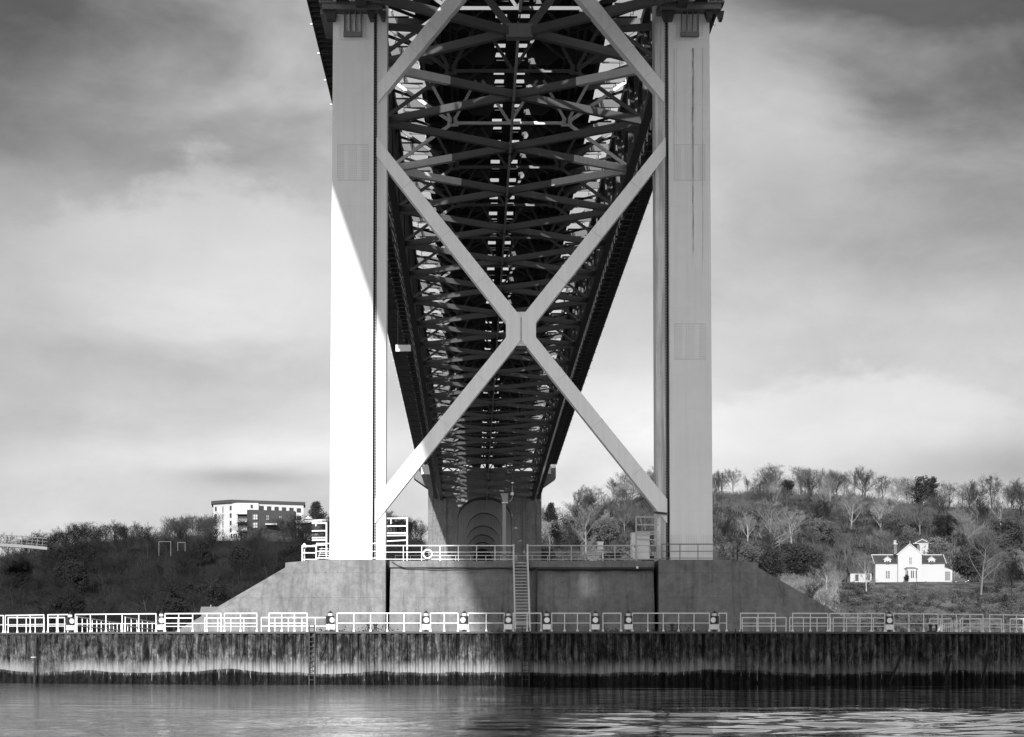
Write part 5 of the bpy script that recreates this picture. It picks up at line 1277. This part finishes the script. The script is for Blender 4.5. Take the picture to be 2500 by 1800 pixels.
# parked car right of the house
def car(px, py, D, label):
    x = XW(px, D); z = ZW(py, D); t = thing('parked_car', label, 'car', (x, D, z))
    prof = [(-2.1,0.35),(-2.15,0.75),(-1.6,0.9),(-0.95,1.38),(0.5,1.42),(1.2,0.95),(2.0,0.82),(2.12,0.4)]
    MB().prism([(x+a,z+b_) for a,b_ in prof],D,D+1.7).build('body','car_paint',t)
    MB().prism([(x+a,z+b_) for a,b_ in ((-1.35,0.92),(-0.88,1.30),(0.42,1.34),(0.98,0.95))],D-0.02,D).build('window','glass',t)
    for wx in (-1.3,1.3):
        w_ = MB().tube((x+wx,D-0.04,z+0.32),(x+wx,D+0.2,z+0.32),0.32,14).build('wheel','rubber',t); MB().tube((x+wx,D-0.06,z+0.32),(x+wx,D-0.04,z+0.32),0.18,12).build('rim','light_pole',w_)
    MB().box(x+1.85,x+2.1,D-0.015,D+0.3,z+0.62,z+0.76).build('headlight','lens',t)
car(2346,1424,601,'dark car parked at the right end of the white house')

# ================================================================== HOTEL
def hotel():
    D = 900.0; X = lambda p, d=D: XW(p, d); Z = lambda q, d=D: ZW(q, d)
    root = thing('hotel', 'white flat roofed hotel on the left skyline with a dark block in front', 'hotel', (X(630), D, Z(1315)))
    z0 = Z(1322); rt = Z(1228)
    # corners in plan: A left-back, B front corner, C far right
    A = (X(521,D+8), D+8); B = (X(568,D), D); Cc = (X(631,D+2), D+2); C2 = (X(631,D+5), D+5); E = (X(741,D+14), D+14); G = (X(741,D+30), D+30); H = (X(524,D+30), D+30)
    plan = [A,B,Cc,C2,E,G,H]; n = len(plan)
    w = MB(); w._add([(x,y,z0) for x,y in plan]+[(x,y,rt) for x,y in plan],[(i,(i+1)%n,n+(i+1)%n,n+i) for i in range(n)]+[tuple(range(n,2*n))]); w.build('wall','hotel_white',root)
    def out(p, k): cx, cy = X(630), D+16; return (p[0]+(p[0]-cx)*k, p[1]+(p[1]-cy)*k*1.2)
    rp = [A,B,E,G,H]; k = len(rp); o0 = [out(p,0.045) for p in rp]; r_ = MB()
    r_._add([(x,y,rt+0.02) for x,y in o0]+[(x,y,rt+1.25) for x,y in o0],[(i,(i+1)%k,k+(i+1)%k,k+i) for i in range(k)]+[tuple(range(k,2*k)),tuple(range(k-1,-1,-1))]); r_.build('roof','hotel_roof',root)
    def wins(P, Q, fr, zt, zb, wd, mat='glass'):
        P = Vector((P[0],P[1],0)); Q = Vector((Q[0],Q[1],0)); d = (Q-P).normalized(); nrm = Vector((d.y,-d.x,0))
        c = P+(Q-P)*fr; a = c-d*wd/2+nrm*0.03; b_ = c+d*wd/2+nrm*0.03
        m = MB(); m._add([(a.x,a.y,zb),(b_.x,b_.y,zb),(b_.x,b_.y,zt),(a.x,a.y,zt)],[(0,1,2,3)]); wn = m.build('window',mat,root)
        m = MB(); o2 = nrm*0.03
        for s in (-0.0,): q = c+nrm*0.05; m.beam((q.x,q.y,zb),(q.x,q.y,zt),0.08,0.1,(0,1,0))
        m.beam((a.x+o2.x,a.y+o2.y,(zt+zb)/2),(b_.x+o2.x,b_.y+o2.y,(zt+zb)/2),0.06,0.1); m.build('glazing_bar','hotel_dark',wn)
    for r in range(5):
        zt = Z(1235+r*18.3); zb = Z(1246+r*18.3)
        wins(A,B,0.13,zt,zb,1.1); wins(A,B,0.90 if r < 4 else 0.90,zt,zb,1.1)
        wins(A,B,0.50,zt,zb-0.8,0.5,'glass')
    for k2 in range(6): wins(C2,E,0.07+k2*0.165,Z(1233+k2*0.6),Z(1243+k2*0.8),1.9)
    for k2 in range(6): wins(C2,E,0.07+k2*0.165,Z(1252+k2*0.6),Z(1264+k2*0.8),1.9)
    wins(B,Cc,0.74,Z(1232),Z(1241),1.0)
    # lettering on the white wall
    for (txt, s, px, py) in (('DOUBLETREE',1.12,592,1235.5),('BY HILTON',0.55,592,1241)):
        cu = bpy.data.curves.new('lettering','FONT'); cu.body = txt; cu.size = s*1.0; cu.align_x = 'CENTER'; cu.extrude = 0.02
        to = bpy.data.objects.new('tmp', cu); C.objects.link(to); bpy.context.view_layer.update()
        dg = bpy.context.evaluated_depsgraph_get(); me = bpy.data.meshes.new_from_object(to.evaluated_get(dg)); bpy.data.objects.remove(to)
        me.materials.clear(); me.materials.append(MATS['light_pole']); o = bpy.data.objects.new('lettering', me); C.objects.link(o); o.parent = root
        o.location = (X(px)-ORG[root.name][0], D+0.85-0.1-D, Z(py)-ORG[root.name][2]); ang = math.atan2(Cc[1]-B[1], Cc[0]-B[0]); o.rotation_euler = (R(90),0,ang)
        o.location = (X(px)-ORG[root.name][0], (X(px)-B[0])*math.tan(ang)-0.08, Z(py)-ORG[root.name][2])
    # dark block in front
    D2 = 884.0; X2 = lambda p: XW(p,D2); Z2 = lambda q: ZW(q,D2)
    pl = [(X2(603),D2),(X2(612),D2-1.5),(X2(716),D2+7),(X2(716),D2+14),(X2(603),D2+14)]; n = len(pl); zt = Z2(1245); zb = Z2(1325)
    db = MB(); db._add([(x,y,zb) for x,y in pl]+[(x,y,zt) for x,y in pl],[(i,(i+1)%n,n+(i+1)%n,n+i) for i in range(n)]+[tuple(range(n,2*n))]); db = db.build('dark_block','hotel_dark',root)
    MB().box(X2(578),X2(603),D2+3.2,D2+13,Z2(1297),Z2(1254)).build('balcony_wall','hotel_dark',db)
    for q in (1255,1275.5,1296): MB().box(X2(577),X2(603)-0.02,D2+0.3,D2+3.2,Z2(q+2.2),Z2(q)).build('balcony_slab','hotel_dark',db)
    for q in (1267,1288):
        b_ = MB(); 
        for k2 in range(11): x = X2(578.5+k2*2.35); b_.box(x-0.07,x+0.07,D2+0.25,D2+0.32,Z2(q+6.5),Z2(q))
        b_.box(X2(578),X2(603)-0.03,D2+0.24,D2+0.33,Z2(q+6.8),Z2(q+6.0)); b_.build('balcony_railing','hotel_white',db)
        MB().box(X2(580),X2(602),D2+3.12,D2+3.2,Z2(q+6),Z2(q-7)).build('window','glass',db)
    for (a,b_,c,d) in ((614,629,1257,1269),(614,629,1277,1289),(650,655,1258,1269),(680,685,1259,1264)):
        y = D2-1.5+8.5*((a+b_)/2-612)/104
        wn = MB().box(X2(a),X2(b_),y-0.3,y+0.2,Z2(d),Z2(c)).build('window','light_pole',db)
        m = MB(); 
        for f in (0.33,0.66): xx = X2(a)+(X2(b_)-X2(a))*f; m.box(xx-0.1,xx+0.1,y-0.36,y-0.3,Z2(d),Z2(c))
        m.box(X2(a),X2(b_),y-0.37,y-0.3,(Z2(c)+Z2(d))/2-0.08,(Z2(c)+Z2(d))/2+0.08); m.build('glazing_bar','hotel_dark',wn)
    # glazed low part
    MB().box(X2(559),X2(584),D2+4,D2+12,Z2(1320),Z2(1299)).build('glazed_wing','hotel_white',root)
    for k2 in range(4): MB().box(X2(560.5+k2*6),X2(564.8+k2*6),D2+3.95,D2+4,Z2(1313),Z2(1302)).build('window','glass',root)
    MB().box(X2(649),X2(677),D2-2,D2+2,Z2(1282),Z2(1279)).build('canopy','hotel_white',root)
hotel()
def pavilion():
    D = 860; X = lambda p: XW(p,D); Z = lambda q: ZW(q,D)
    t = thing('terrace_pavilion','white low roofed terrace pavilion with a small gable, right of the hotel','pavilion',(X(770),D,Z(1300)))
    MB().box(X(735),X(815),D+1,D+8,Z(1300),Z(1279)).build('wall','hotel_dark',t)
    MB().hexa([(X(720),D-1,Z(1279)),(X(815),D-1,Z(1272.5)),(X(815),D+9,Z(1272.5)),(X(720),D+9,Z(1279))],[(X(720),D-1,Z(1271)),(X(815),D-1,Z(1267)),(X(815),D+9,Z(1267)),(X(720),D+9,Z(1271))]).build('roof','hotel_white',t)
    MB().prism([(X(741),Z(1266)),(X(762),Z(1266)),(X(751.5),Z(1259))],D+2,D+6).build('gable','hotel_white',t)
pavilion()
# distant curved viaduct at far left
t = thing('distant_viaduct','curved footbridge like viaduct with close railing posts at the far left skyline','bridge',(XW(50,690),690,ZW(1345,690)))
b = MB(); rl = MB(); n = 30
for i in range(n):
    pa, pb = -260+i*12.6, -260+(i+1)*12.6
    fa = lambda p: 1331+ (0.00025*(p-20)**2 if p > -80 else 0.05*( -80-p)*0.0)-(0.06*(-p) if p < 0 else 0)+(0.055*p if p>0 else 0)
    A_, B_ = W(pa,fa(pa),690), W(pb,fa(pb),690); b.beam(A_, B_, 4, 0.9)
    rl.beam((A_[0],A_[1]-1.9,A_[2]+3.0),(B_[0],B_[1]-1.9,B_[2]+3.0),0.15,0.25)
    rl.beam((A_[0],A_[1]-1.9,A_[2]),(A_[0]+0.3,A_[1]-1.9,A_[2]+3.0),0.15,0.15,(0,1,0))
    for k in (1.0,2.0): rl.beam((A_[0],A_[1]-1.9,A_[2]+k),(B_[0],B_[1]-1.9,B_[2]+k),0.06,0.10)
b.build('girder','platform_grey',t); rl.build('railing','frame_steel',t)
for p in (-200,-60): MB().box(XW(p,690)-1,XW(p,690)+1,998,1002,10,ZW(1333,690)).build('pier','platform_grey',t)
# goal post frames and lamp posts on the left hill
def goal(p0, p1, top, bot, D, label):
    t = thing('height_barrier', label, 'gantry', (XW(p0,D),D,ZW(bot,D)), 'white frames on the left hill')
    for p in (p0, p1): MB().box(XW(p,D)-0.045,XW(p,D)+0.045,D-0.1,D+0.1,ZW(bot,D)-1,ZW(top,D)).build('post','platform_grey',t)
    MB().box(XW(p0,D),XW(p1,D),D-0.1,D+0.1,ZW(top,D),ZW(top,D)+0.09).build('crossbar','platform_grey',t)
goal(388,417,1323,1350,700,'white goal shaped frame showing among the trees on the left hill'); goal(434,452,1325,1338,702,'smaller white frame right of the goal shaped one')
def street_lamp(px, top, bot, D, label):
    t = thing('street_lamp', label, 'street lamp', (XW(px,D),D,ZW(bot,D)), 'street lamps on the hills')
    MB().tube((XW(px,D),D,ZW(bot,D)),(XW(px,D),D,ZW(top,D)),0.10,7,0.06).build('pole','light_pole',t)
    MB().box(XW(px,D)-0.7,XW(px,D)+0.1,D-0.12,D+0.12,ZW(top,D),ZW(top,D)+0.15).build('lamp_head','light_pole',t)
street_lamp(1376,1234,1262,610,'street lamp above the trees right of the portal'); street_lamp(2186,1345,1390,640,'thin post behind the left chimney of the white house')
print('trees', ncount[0], 'objects', len(bpy.data.objects))
